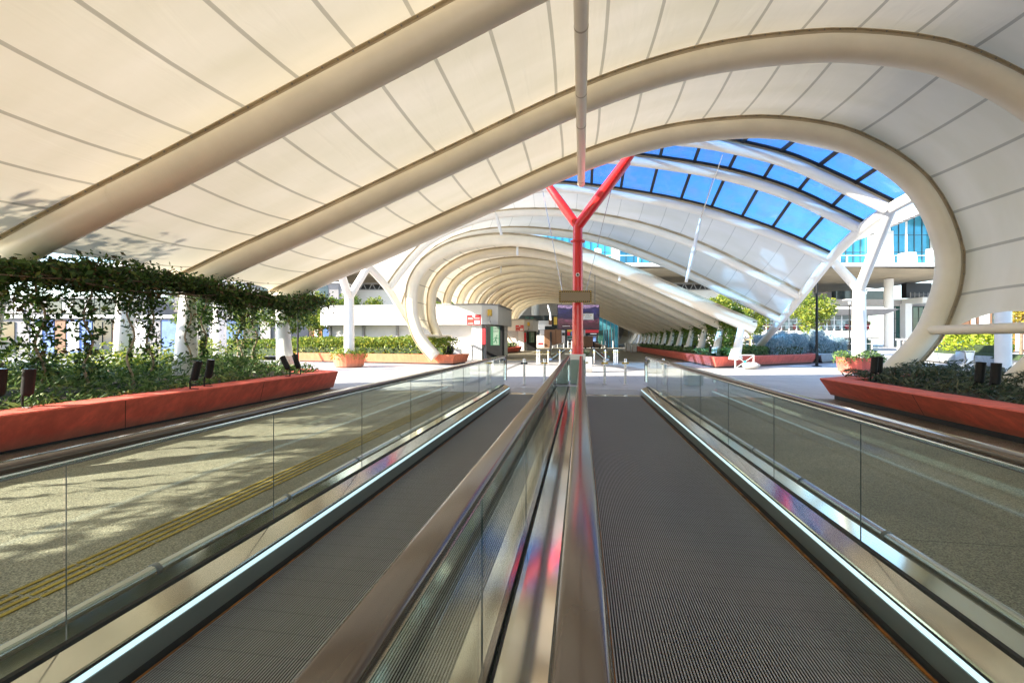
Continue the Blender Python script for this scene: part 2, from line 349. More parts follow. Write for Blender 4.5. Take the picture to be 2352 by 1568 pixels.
def floor_mat(name, c1, c2, rough, bscale, bump, slab=None, spots=0.0):
    m = mat(name, c1, rough, col2=c2, vscale=0.9, bump=bump, bscale=bscale, detail=10, spec=0.4)
    n = m.node_tree.nodes; l = m.node_tree.links; b = n['Principled BSDF']
    src = b.inputs['Base Color'].links[0].from_socket; mp = [x for x in n if x.type == 'MAPPING'][0]
    sp = n.new('ShaderNodeTexNoise'); sp.inputs['Scale'].default_value = 130; sp.inputs['Detail'].default_value = 3
    l.new(mp.outputs[0], sp.inputs['Vector'])
    r = n.new('ShaderNodeValToRGB'); r.color_ramp.elements[0].position = 0.38; r.color_ramp.elements[1].position = 0.62
    r.color_ramp.elements[0].color = (1 - spots, 1 - spots, 1 - spots, 1); r.color_ramp.elements[1].color = (1 + spots * .5,) * 3 + (1,)
    l.new(sp.outputs[0], r.inputs[0])
    mx = n.new('ShaderNodeMixRGB'); mx.blend_type = 'MULTIPLY'; mx.inputs[0].default_value = 1
    l.new(src, mx.inputs[1]); l.new(r.outputs[0], mx.inputs[2]); src = mx.outputs[0]
    st = n.new('ShaderNodeTexNoise'); st.inputs['Scale'].default_value = 0.45; st.inputs['Detail'].default_value = 9; st.inputs['Roughness'].default_value = 0.68; st.inputs['Distortion'].default_value = 0.6
    l.new(mp.outputs[0], st.inputs['Vector']); rs = n.new('ShaderNodeValToRGB'); rs.color_ramp.elements[0].position = 0.36; rs.color_ramp.elements[1].position = 0.58
    rs.color_ramp.elements[0].color = (0.72, 0.71, 0.70, 1); rs.color_ramp.elements[1].color = (1, 1, 1, 1); l.new(st.outputs[0], rs.inputs[0])
    m4 = n.new('ShaderNodeMixRGB'); m4.blend_type = 'MULTIPLY'; m4.inputs[0].default_value = 0.9 if spots > 0.2 else 0.45; l.new(src, m4.inputs[1]); l.new(rs.outputs[0], m4.inputs[2]); src = m4.outputs[0]
    if slab:
        br = n.new('ShaderNodeTexBrick'); br.inputs['Scale'].default_value = 1; br.inputs['Mortar Size'].default_value = 0.006
        br.inputs['Brick Width'].default_value = slab; br.inputs['Row Height'].default_value = slab; br.offset = 0.5
        br.inputs['Color1'].default_value = (1, 1, 1, 1); br.inputs['Color2'].default_value = (0.93, 0.93, 0.94, 1); br.inputs['Mortar'].default_value = (0.45, 0.45, 0.45, 1)
        l.new(mp.outputs[0], br.inputs['Vector']); m2 = n.new('ShaderNodeMixRGB'); m2.blend_type = 'MULTIPLY'; m2.inputs[0].default_value = 1
        l.new(src, m2.inputs[1]); l.new(br.outputs[0], m2.inputs[2]); src = m2.outputs[0]
    l.new(src, b.inputs['Base Color'])
    return m
M['paving'] = floor_mat('paving', (0.56, 0.555, 0.56), (0.47, 0.47, 0.48), 0.55, 60, 0.12, slab=1.2, spots=0.06)
M['floor'] = floor_mat('floor', (0.40, 0.37, 0.285), (0.30, 0.275, 0.205), 0.6, 95, 0.9, spots=0.6, slab=3.2)

# ------------------------------------------------------------------ the setting
def sheet(name, x0, x1, y0, y1, z, m):
    b = MB(); b.poly([(x0, y0, z), (x1, y0, z), (x1, y1, z), (x0, y1, z)]); return tag(b.build(name, m), kind='structure')
sheet('ground', -1500, 1500, -1500, 1500, -0.012, M['paving'])
sheet('pavement', -6.9, 5.9, -14, 10.45, -0.004, M['floor'])
sheet('pavement', -6.6, 6.0, 26.0, 74, -0.004, M['floor'])
# ribbed yellow guide strip for the blind, set into the floor
b = MB()
for k in range(4):
    x = -2.90 + k * 0.065
    y = -3.0
    while y < 10.2:
        b.bevbox(x, x + 0.026, y, y + 0.285, -0.003, 0.003, 0.002); y += 0.30
tag(b.build('guide_strip', mat('guide_yellow', (0.42, 0.30, 0.04), 0.7, var=0.35, vscale=6)), kind='structure')
b = MB()
for k in range(4):
    x = 3.6 + k * 0.065; y = 12
    while y < 24: b.bevbox(x - 6.9 + (y - 12) * 0.0, x - 6.9 + 0.026, y, y + 0.285, -0.011, -0.005, 0.002); y += 0.30
tag(b.build('guide_strip', M['zinc']), kind='structure')

# ------------------------------------------------------------------ canopies
NEAR = [(-9.1, 2.42), (-8.7, 2.58), (-7.6, 3.02), (-6.44, 3.45), (-5.5, 3.80), (-2.61, 4.93), (0.08, 5.97), (2.15, 6.47), (3.98, 6.56), (5.04, 6.45), (6.06, 6.19), (6.73, 5.85), (7.38, 5.39), (7.86, 4.89), (8.21, 4.26), (8.40, 3.70), (8.49, 3.31), (8.49, 2.9), (8.42, 2.45), (8.27, 1.97), (8.11, 1.54), (7.85, 1.13), (7.53, 0.75), (7.22, 0.42)]
FAR = [(-7.22, 0.42), (-7.53, 0.75), (-7.85, 1.13), (-8.11, 1.54), (-8.28, 2.0), (-8.42, 2.5), (-8.46, 3.03), (-8.45, 3.6), (-8.34, 4.15), (-7.89, 4.89), (-7.05, 5.51), (-5.95, 5.93), (-4.6, 6.12), (-3.34, 6.10), (-1.78, 5.84), (-0.26, 5.39), (1.71, 4.58), (3.16, 3.92), (4.57, 3.24), (6.08, 2.50), (6.98, 2.08), (7.65, 1.78)]
RT = 0.225

def normals2(P):
    T = np.gradient(P, axis=0); T /= np.linalg.norm(T, axis=1)[:, None]
    return np.stack([-T[:, 1], T[:, 0]], 1)

def bay(name, PA, PB, YA, YB, parent, off=RT + 0.10, sag=0.12, seam=0.9, nT=8, ztrimL=None, ztrimR=None, scal=0.5, scalL=None, m='membrane', seam_w=0.055, ms='seam', zcurve=True, flip=1):
    """membrane between two arch profiles (N x 2, equal arc); ends cut to scallops"""
    L = np.r_[0, np.cumsum(np.linalg.norm(np.diff(PA, axis=0), axis=1))]; tot = L[-1]
    NA, NB = normals2(PA) * flip, normals2(PB) * flip
    def at_s(P, N, s):
        return np.array([np.interp(s, L, P[:, 0] + N[:, 0] * off), np.interp(s, L, P[:, 1] + N[:, 1] * off)])
    # stations along the arc: panels with narrow seams
    st = [0.0]; kinds = []
    s = seam * 0.6
    while s < tot - 0.1:
        for q in (0.5,): st.append(st[-1] + (s - st[-1]) * q); kinds.append(0)
        st.append(s); kinds.append(0); st.append(min(s + seam_w, tot)); kinds.append(1); s += seam
    st.append(tot); kinds.append(0)
    # end cuts as arc lengths at a rail t
    sL = ztrimL if ztrimL is not None else 0.0; sR = tot - (ztrimR if ztrimR is not None else 0.0)
    rows = []
    for i, s0 in enumerate(st):
        row = []
        for j in range(nT + 1):
            t = j / nT; w = 4 * t * (1 - t)
            lo = sL + (scal if scalL is None else scalL) * w; hi = sR - scal * w * 1.0
            sc = min(max(s0, lo), hi)
            a = at_s(PA, NA, sc); bb = at_s(PB, NB, sc)
            na = np.array([np.interp(sc, L, NA[:, 0]), np.interp(sc, L, NA[:, 1])])
            p = a * (1 - t) + bb * t - na * sag * w
            row.append((p[0], YA + (YB - YA) * t, p[1]))
        rows.append(row)
    mb = MB(); k0, k1 = mb.mi(M[m]), mb.mi(M[ms])
    mb.quadgrid(rows, fm=lambda i, j: k1 if kinds[i] else k0)
    return mb.build(name, parent=parent, smooth=True)

def arch(name, P, Y, parent, r=RT, m='tube', zmin=None, clamp=True, flip=1):
    Q = P if zmin is None else P[(P[:, 1] >= zmin) | (P[:, 0] > 0)]
    mb = MB(); mb.tube([(x, Y, z) for x, z in Q], r, M[m], 24)
    # bolted joint collars and cap
    o = mb.build(name, M[m], parent, smooth=True)
    if clamp == 2:
        mb = MB(); Lq = np.r_[0, np.cumsum(np.linalg.norm(np.diff(Q, axis=0), axis=1))]
        for s_ in (2.6, 7.4, 12.1, 16.5, 21.3):
            if s_ < Lq[-1]:
                p = [(np.interp(s_ + e, Lq, Q[:, 0]), Y, np.interp(s_ + e, Lq, Q[:, 1])) for e in (-0.012, 0.012)]; mb = MB(); mb.tube(p, r + 0.004, M[m], 24); mb.build('weld_seam', M[m], o, smooth=True)
    if clamp:
        N = normals2(Q) * flip
        mb = MB()
        path = [(x + n[0] * (r + 0.04), Y, z + n[1] * (r + 0.04)) for (x, z), n in zip(Q, N)]
        mb.sweep(path, [(-0.035, -0.05), (0.035, -0.05), (0.035, 0.045), (-0.035, 0.045)], (0, 1, 0), M['clamp'])
        path = [(x + n[0] * (r + 0.085), Y, z + n[1] * (r + 0.085)) for (x, z), n in zip(Q, N)]
        mb.sweep(path, [(-0.085, -0.008), (0.085, -0.008), (0.085, 0.008), (-0.085, 0.008)], (0, 1, 0), M['clamp'])
        Ls = np.r_[0, np.cumsum(np.linalg.norm(np.diff(Q, axis=0), axis=1))]
        for s_ in np.arange(0.2, Ls[-1], 0.24 if clamp == 2 else 99):
            x, z = np.interp(s_, Ls, Q[:, 0]), np.interp(s_, Ls, Q[:, 1]); nx, nz = np.interp(s_, Ls, N[:, 0]), np.interp(s_, Ls, N[:, 1])
            for sy in (-1, 1): mb.tube([(x + nx * (r + 0.076), Y + sy * 0.062, z + nz * (r + 0.076)), (x + nx * (r + 0.062), Y + sy * 0.062, z + nz * (r + 0.062))], 0.012, M['zinc'], 6)
        mb.build('membrane_clamp', M['clamp'], o, smooth=False)
    return o

def leg(top, base, parent, r0=0.13, r1=0.2, m='white_tube', plate=True):
    top, base = Vector(top), Vector(base); mb = MB()
    n = 10; path = [top.lerp(base, i / n) for i in range(n + 1)]
    mb.tube(path, r0, M[m], 20, rs=[r0 + (r1 - r0) * (i / n) for i in range(n + 1)])
    o = mb.build('leg', M[m], parent, smooth=True)
    if plate:
        mb = MB(); rows = []
        for z_, k0, k1 in ((0.42, 0.0, 0.0), (0.3, 0.005, 0.02), (0.1, 0.01, 0.07), (0.03, 0.02, 0.10), (-0.05, 0.02, 0.10)):
            rows.append([(base.x + (r1 * 0.95 + (k1 if q % 6 == 0 else k0)) * math.cos(2 * math.pi * q / 24), base.y + (r1 * 0.95 + (k1 if q % 6 == 0 else k0)) * math.sin(2 * math.pi * q / 24), base.z + z_) for q in range(24)])
        mb.quadgrid(rows, M[m], closed_u=True)
        mb.build('base_plate', M[m], parent)
    return o

# near canopy, over the moving walkways
PN = smooth_path(NEAR, 110)
nearY = [11.7, 8.65, 5.42, 2.2, -1.0, -4.2, -7.4]
can = empty('tensile_canopy', (0, 0, 0), 0, 'nearest cream membrane canopy arching over the moving walkways, glowing in sunlight', 'canopy', 'curling membrane canopies')
for Y in nearY:
    arch('arch_tube', PN, Y, can, clamp=2 if Y > 5 else 1)
    if Y > 0: leg((-8.75, Y - 0.1, 2.45), (-7.95, Y - 0.95, 0.42), can, 0.14, 0.23)
for a, c in zip(nearY[:-1], nearY[1:]):
    bay('membrane', PN, PN, a, c, can, ztrimL=0.05, ztrimR=1.42, scal=0.42, scalL=0.42, sag=0.13, seam=0.88)
# longitudinal tubes
mb = MB(); zt = 5.63
mb.tube([(0, 12.35, zt), (0, 12.3, zt), (0, -6, zt)], 0.1, M['tube'], 20, rs=[0.085, 0.1, 0.1])
for y in (12.0, 8.9, 7.75, 6.1, 2.9, -0.2):
    mb.tube([(0, y - 0.015, zt), (0, y + 0.015, zt)], 0.103, M['clamp'], 20)
mb.build('spine_tube', parent=can, smooth=True)
mb = MB(); mb.tube([(8.05, 11.75, 1.5), (8.05, -7.4, 1.5)], 0.105, M['tube'], 20); mb.build('edge_tube', M['tube'], can, smooth=True)
mb = MB()
for k in range(5): mb.box(7.9, 8.0, 11.4 - k * 0.01, 11.45, 1.28, 1.36)
# far tunnel
PF = smooth_path(FAR, 100)
far = empty('tensile_canopy', (0, 21, 0), 0, 'long cream tunnel canopy behind the red post, its curled side on the left', 'canopy', 'curling membrane canopies')
farY = [21 + 2.96 * k for k in range(13)]
def kiosk_span(Y): return 25.5 < Y < 34 or 48 < Y < 55.5
for i, Y in enumerate(farY):
    a_ = arch('arch_tube', PF if not kiosk_span(Y) else PF[(PF[:, 1] >= 3.42) | (PF[:, 0] > -6)], Y - 21, far, r=RT if i else 0.27, m='tube')
    leg((7.15, Y - 21, 1.9), (6.72, Y - 21.5, 0.45), far, 0.14, 0.2)
LF = np.r_[0, np.cumsum(np.linalg.norm(np.diff(PF, axis=0), axis=1))]
for a, c in zip(farY[:-1], farY[1:]):
    ks = kiosk_span(a) or kiosk_span(c)
    bay('membrane', PF, PF, a - 21, c - 21, far, ztrimL=3.3 if ks else 1.5, ztrimR=0.1, scal=0.45, sag=0.12, seam=0.88, nT=4)
mb = MB(); mb.tube([(-7.95, 0, 1.45), (-7.95, 5, 1.45)], 0.09, M['tube'], 14); mb.build('edge_tube', M['tube'], far, smooth=True)
for y, xx, zz in ((0.2, -3.1, 5.55), (0.2, 1.8, 4.2), (6, -5, 5.6)):
    mb = MB(); mb.bevbox(xx - 0.05, xx + 0.05, y - 0.05, y + 0.05, zz - 0.15, zz + 0.3, 0.01); mb.build('camera_bracket', M['white_paint'], far)

# glazed middle canopy over the crossing
MID = {'Ap': (13.6, [(-9.55, 5.5), (-8.9, 6.25), (-7.6, 7.05), (-5.5, 7.7), (-2.5, 8.15), (0.5, 8.2), (3.2, 7.9), (5, 7.5), (6.21, 7.06), (7.21, 6.75), (8.63, 6.16), (9.49, 5.46)]),
'A': (15.2, [(-9.57, 5.3), (-8.9, 6.1), (-7.6, 6.95), (-5.5, 7.65), (-2.5, 8.15), (0.5, 8.2), (3.51, 7.85), (5.17, 7.43), (6.55, 6.95), (7.88, 6.23), (9.37, 5.35)]),
'B': (16.7, [(-9.6, 5.05), (-8.9, 5.9), (-7.6, 6.8), (-5.5, 7.55), (-2.5, 8.05), (0, 8.1), (1.29, 8.0), (3.07, 7.67), (5.17, 7.15), (7.19, 6.37), (8.65, 5.55), (9.51, 5.06)]),
'C': (18.6, [(-9.62, 4.62), (-8.95, 5.4), (-8.0, 6.2), (-6.3, 7.0), (-4.5, 7.45), (-1.49, 7.72), (0.43, 7.5), (2.9, 6.98), (4.42, 6.57), (5.76, 6.1), (7.84, 5.22), (9.5, 4.34)]),
'D': (20.8, [(-9.63, 3.78), (-9.0, 4.62), (-8.1, 5.62), (-7.37, 6.2), (-6.2, 6.75), (-4.64, 7.2), (-3.14, 7.36), (-0.94, 7.25), (0.49, 7.0), (2.57, 6.5), (4.58, 5.75), (6.02, 5.05), (7.17, 4.42), (9.4, 3.17)]),
'E': (22.7, [(-9.67, 2.66), (-9.4, 3.6), (-8.67, 5.3), (-7.63, 6.2), (-6.46, 6.7), (-5.28, 6.93), (-3.5, 7.0), (-1.82, 6.84), (0.24, 6.5), (1.84, 6.0), (3.92, 5.12), (5.37, 4.41), (7.35, 3.35), (9.45, 2.2)])}
mid = empty('glazed_canopy', (0, 18.6, 0), 0, 'white vaulted canopy over the crossing with a blue glass roof on top', 'canopy')
YM = 18.6; MP = {k: smooth_path(v[1], 80) for k, v in MID.items()}; MY = {k: v[0] - YM for k, v in MID.items()}
for k in MID: arch('arch_tube', MP[k], MY[k], mid, r=0.165, m='white_tube', clamp=True)
def bay2(PA, PB, YA, YB, off=0.24):
    NA, NB = normals2(PA), normals2(PB); rows = []; nn = len(PA); mb = MB(); k0, k1 = mb.mi(M['membrane_white']), mb.mi(M['seam_white'])
    kinds = []; idx = []
    step = 4
    fi = 0.0
    while fi < nn - 1:
        idx += [fi, min(fi + 0.12, nn - 1)]; kinds += [1, 0]; fi += 3.6
    idx.append(nn - 1)
    for f in idx:
        row = []
        for j in range(5):
            t = j / 4; w_ = 4 * t * (1 - t)
            g = lambda P, N: np.array([np.interp(f, np.arange(nn), P[:, q] + N[:, q] * off) for q in (0, 1)])
            p = g(PA, NA) * (1 - t) + g(PB, NB) * t; row.append((p[0], YA + (YB - YA) * t, p[1] - 0.10 * w_))
        rows.append(row)
    mb.quadgrid(rows, fm=lambda i, j: k1 if kinds[i] else k0)
    return mb.build('membrane', parent=mid, smooth=True)
M['seam_white'] = membrane_mat('seam_white', (0.60, 0.60, 0.58), 0.24)
bay2(MP['C'], MP['D'], MY['C'], MY['D']); bay2(MP['D'], MP['E'], MY['D'], MY['E'])
def glazing(PA, PB, YA, YB, npan=17, off=0.27):
    NA, NB = normals2(PA), normals2(PB); nn = len(PA); ds = 0
    for k in range(npan):
        f0, f1 = (nn - 1) * k / npan, (nn - 1) * (k + 1) / npan
        g = lambda P, N, f, Y: Vector((np.interp(f, np.arange(nn), P[:, 0] + N[:, 0] * off), Y, np.interp(f, np.arange(nn), P[:, 1] + N[:, 1] * off)))
        a, b_, c_, d_ = g(PA, NA, f0, YA), g(PA, NA, f1, YA), g(PB, NB, f1, YB), g(PB, NB, f0, YB)
        nrm = (b_ - a).cross(d_ - a).normalized(); nrm = nrm if nrm.z > 0 else -nrm
        mb = MB(); lo = [a, b_, c_, d_]; hi = [p + nrm * 0.02 for p in lo]
        mb.poly(lo[::-1]); mb.poly(hi)
        mb.build('glass_pane', M['roof_glass'], mid)
        for (p, q) in ((d_, a),) if k else ():
            mb = MB(); t = (q - p).normalized(); sd_ = t.cross(nrm).normalized()
            mb.sweep([p - nrm * 0.02, q - nrm * 0.02], [(-0.055, -0.03), (0.055, -0.03), (0.055, 0.05), (-0.055, 0.05)], sd_, M['black'])
            mb.build('glazing_bar', M['black'], mid)
    for P, N, Y, s_ in ((PA, NA, YA, 1), (PB, NB, YB, -1)):
        sg = 1 if YB > YA else -1
        mb = MB(); path = [(P[i, 0] + N[i, 0] * (off - 0.01), Y + s_ * sg * 0.09, P[i, 1] + N[i, 1] * (off - 0.01)) for i in range(nn)]
        mb.sweep(path, [(-0.04, -0.03), (0.04, -0.03), (0.04, 0.03), (-0.04, 0.03)], (0, 1, 0), M['black']); mb.build('glazing_bar', M['black'], mid)
glazing(MP['Ap'], MP['A'], MY['Ap'], MY['A']); glazing(MP['A'], MP['B'], MY['A'], MY['B']); glazing(MP['B'], MP['C'], MY['B'], MY['C'])
# sloping edge beams and Y columns
for sx in (1, -1):
    ends = [(9.5, 25.6, 0.75)] + [(9.5 if sx > 0 else 9.62, MID[k][0], (MP[k][-1, 1] if sx > 0 else MP[k][0, 1])) for k in ('E', 'D', 'C', 'B', 'A', 'Ap')] + [(9.5, 12.6, 5.5)]
    pth = smooth_path([(sx * x, y - YM, z) for x, y, z in ends], 40)
    mb = MB(); mb.tube(pth, 0.175, M['white_tube'], 20); mb.build('edge_beam', M['white_tube'], mid, smooth=True)
    mb = MB(); mb.bevbox(sx * 9.5 - 0.35, sx * 9.5 + 0.35, 6.7, 7.4, 0.3, 0.8, 0.02); mb.build('beam_foot', M['white_paint'], mid)
    cx, cy = sx * 10.65, 0.2
    mb = MB(); mb.tube([(cx, cy, 0.0), (cx, cy, 2), (cx, cy, 3.3)], 0.2, M['white_tube'], 24, rs=[0.235, 0.225, 0.205])
    mb.tube([(cx, cy, 3.2), (sx * 9.6, 0.0, MP['C'][-1 if sx > 0 else 0, 1])], 0.16, M['white_tube'], 20, rs=[0.175, 0.155])
    mb.tube([(cx, cy, 3.2), (sx * 9.5, 15.2 - YM, MP['A'][-1 if sx > 0 else 0, 1])], 0.16, M['white_tube'], 20, rs=[0.175, 0.155])
    mb.build('column', M['white_tube'], mid, smooth=True)
# flying masts with stay cables
def strut(top, bot, cables):
    mb = MB(); mb.tube([top, Vector(top).lerp(Vector(bot), 0.5), bot], 0.05, M['white_tube'], 12, rs=[0.045, 0.085, 0.055]); mb.build('flying_mast', M['white_tube'], mid, smooth=True)
    for c_ in cables:
        mb = MB(); mb.tube([top, c_], 0.014, M['steel'], 6); mb.build('stay_cable', M['steel'], mid)
L0 = Vector((0, YM, 0))
strut(at(1609, 503, 17.6) - L0, at(1576, 648, 17.6) - L0, [at(1638, 410, 16.3) - L0, at(1660, 355, 14.8) - L0])
strut(at(1138, 487, 19.8) - L0, at(1152, 540, 20.0) - L0, [])

# ------------------------------------------------------------------ red post with branching arms
post = empty('support_post', (-0.1, 12.75, 0), 0, 'bright red steel post forking into arms under the canopy between the walkways', 'post')
def loc(v, o): return tuple(Vector(v) - o.location)
mb = MB(); mb.tube([(0, 0, 0.84), (0, 0, 2.5), (0, 0, 4.62)], 0.15, M['red_post'], 28, rs=[0.165, 0.15, 0.135])
mb.lathe((0, 0, 4.12), [(0.13, -0.02), (0.21, -0.02), (0.21, 0.02), (0.13, 0.02)], 24, M['red_post'])
mb.build('shaft', parent=post, smooth=True)
for tip, r_ in ((at(1256, 421, 12.9), 0.125), (at(1456, 345, 12.2), 0.15), (at(1441, 374, 13.4), 0.14)):
    mb = MB(); j = Vector((0, 0, 4.55)); e = Vector(loc(tip, post)); mb.tube([j, j.lerp(e, .5), e], r_, M['red_post'], 20, rs=[r_, r_, r_ * 0.8]); mb.build('branch_arm', M['red_post'], post, smooth=True)
mb = MB(); mb.bevbox(-0.22, 0.22, -0.22, 0.22, 0.70, 0.86, 0.01, M['white_paint']); mb.build('plinth_cap', parent=post)
mb = MB(); mb.bevbox(-0.21, 0.21, -0.21, 0.21, 0.02, 0.70, 0.01, M['panel_green']); mb.build('plinth', parent=post)
mb = MB(); mb.lathe((0, 0, 0), [(0.055, 0.0), (0.055, 0.02), (0.04, 0.03)], 18, M['white_paint'], Matrix.Translation((0.0, -0.15, 3.13)) @ Matrix.Rotation(R(90), 4, 'X'))
mb.lathe((0, 0, 0), [(0.028, 0.03), (0.028, 0.045), (0.01, 0.05)], 14, M['black'], Matrix.Translation((0.0, -0.15, 3.13)) @ Matrix.Rotation(R(90), 4, 'X'))
mb.build('security_camera', parent=post, smooth=True)
text('sign_text', '!', 0.62, M['sign_pale'], post, Matrix.Translation((0.0, -0.216, 0.36)) @ Matrix.Rotation(R(90), 4, 'X'))
sn = empty('hanging_sign', tuple(at(1321.5, 681, 12.0)), YAW, 'blank tan sign with black and yellow striped border hanging before the red post', 'sign')
wS, hS = 0.45, 0.165
mb = MB(); mb.bevbox(-wS, wS, -0.0, 0.03, -hS, hS, 0.004, M['black']); mb.build('frame', parent=sn)
mb = MB(); mb.box(-wS + 0.045, wS - 0.045, -0.004, -0.001, -hS + 0.045, hS - 0.045, M['sign_tan']); mb.build('sign_face', parent=sn)
mb = MB()
def stripes(mb, x0, x1, z0, z1, y, n, m, horiz=True, sl=0.02):
    for i in range(n):
        if horiz:
            a = x0 + (x1 - x0) * i / n; w_ = (x1 - x0) / n * 0.36; mb.poly([(a, y, z0), (a + w_, y, z0), (min(a + w_ + sl, x1), y, z1), (min(a + sl, x1), y, z1)], m)
        else:
            a = z0 + (z1 - z0) * i / n; w_ = (z1 - z0) / n * 0.36; mb.poly([(x0, y, a), (x1, y, min(a + sl, z1)), (x1, y, min(a + w_ + sl, z1)), (x0, y, a + w_)], m)
for z0, z1 in ((-hS + 0.002, -hS + 0.043), (hS - 0.043, hS - 0.002)): stripes(mb, -wS, wS, z0, z1, -0.003, 16, M['yellow_paint'])
for x0, x1 in ((-wS + 0.002, -wS + 0.043), (wS - 0.043, wS - 0.002)): stripes(mb, x0, x1, -hS, hS, -0.003, 6, M['yellow_paint'], False)
mb.build('border_stripes', parent=sn)
for x, tp in ((-0.36, at(1247, 440, 13.2)), (0.3, at(1413, 400, 13.2))):
    mb = MB(); e = Matrix.Rotation(-YAW, 4, 'Z') @ (Vector(tp) - sn.location); mb.tube([(x, 0.015, hS), e], 0.008, M['steel'], 6); mb.build('hanging_cable', M['steel'], sn)

# ------------------------------------------------------------------ moving walkways
def rail_path(y0, y1, z, rn=0.2):
    p = [(0, y0, z)] + [(0, y, z) for y in np.linspace(y0 + 0.5, y1 - rn, 14)]
    for k in range(1, 11):
        a = k / 10 * R(96); p.append((0, y1 - rn + rn * math.sin(a), z - rn + rn * math.cos(a)))
    x_, y_, z_ = p[-1]; p += [(0, y_ - 0.012, z_ - 0.15), (0, y_ - 0.035, 0.30)]
    return p
def rrect(wd, ht, r_, n=4):
    out = []
    for cx, cy, a0 in ((wd / 2 - r_, ht / 2 - r_, 0), (-wd / 2 + r_, ht / 2 - r_, 90), (-wd / 2 + r_, -ht / 2 + r_, 180), (wd / 2 - r_, -ht / 2 + r_, 270)):
        for k in range(n + 1):
            a = R(a0 + 90 * k / n); out.append((cx + r_ * math.cos(a), cy + r_ * math.sin(a)))
    return out
def belt_mesh(x0, x1, y0, y1, z=0.008, pitch=0.0125, dep=0.009):
    n = int((x1 - x0) / pitch); pr = []
    for i in range(n):
        x = x0 + i * pitch; pr += [(x, z), (x + pitch * 0.42, z), (x + pitch * 0.5, z - dep), (x + pitch * 0.92, z - dep)]
    mb = MB(); rows = []
    ys = [y0]; y = y0
    rows = [[(x, y0, zz) for x, zz in pr], [(x, y1, zz) for x, zz in pr]]
    mb.quadgrid(rows); return mb
def belt_material():
    m = mat('belt', (0.36, 0.36, 0.365), 0.45, 0.4, var=0.18, vscale=1.2, stretch=(1, 0.35, 1))
    n = m.node_tree.nodes; l = m.node_tree.links; b = n['Principled BSDF']
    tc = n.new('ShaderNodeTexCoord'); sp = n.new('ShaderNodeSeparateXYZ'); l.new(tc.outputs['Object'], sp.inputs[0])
    # grooves are near black; pallet joints every 0.4 m
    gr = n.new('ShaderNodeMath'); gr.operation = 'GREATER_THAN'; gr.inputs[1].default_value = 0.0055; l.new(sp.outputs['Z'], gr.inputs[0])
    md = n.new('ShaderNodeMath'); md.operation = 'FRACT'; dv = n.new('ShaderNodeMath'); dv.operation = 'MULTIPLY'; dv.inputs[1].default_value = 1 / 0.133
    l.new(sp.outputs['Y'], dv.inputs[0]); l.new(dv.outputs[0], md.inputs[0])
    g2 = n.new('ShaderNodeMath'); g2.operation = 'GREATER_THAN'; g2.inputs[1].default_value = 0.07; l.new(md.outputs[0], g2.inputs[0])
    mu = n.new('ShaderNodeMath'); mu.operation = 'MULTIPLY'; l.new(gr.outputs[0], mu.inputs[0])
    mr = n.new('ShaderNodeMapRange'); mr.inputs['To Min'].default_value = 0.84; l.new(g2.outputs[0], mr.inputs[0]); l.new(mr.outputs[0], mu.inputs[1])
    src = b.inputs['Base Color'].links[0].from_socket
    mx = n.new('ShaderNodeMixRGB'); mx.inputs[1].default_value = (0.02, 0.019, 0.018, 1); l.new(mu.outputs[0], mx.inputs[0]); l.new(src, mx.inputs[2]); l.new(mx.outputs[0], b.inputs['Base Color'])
    return m
M['belt'] = belt_material()
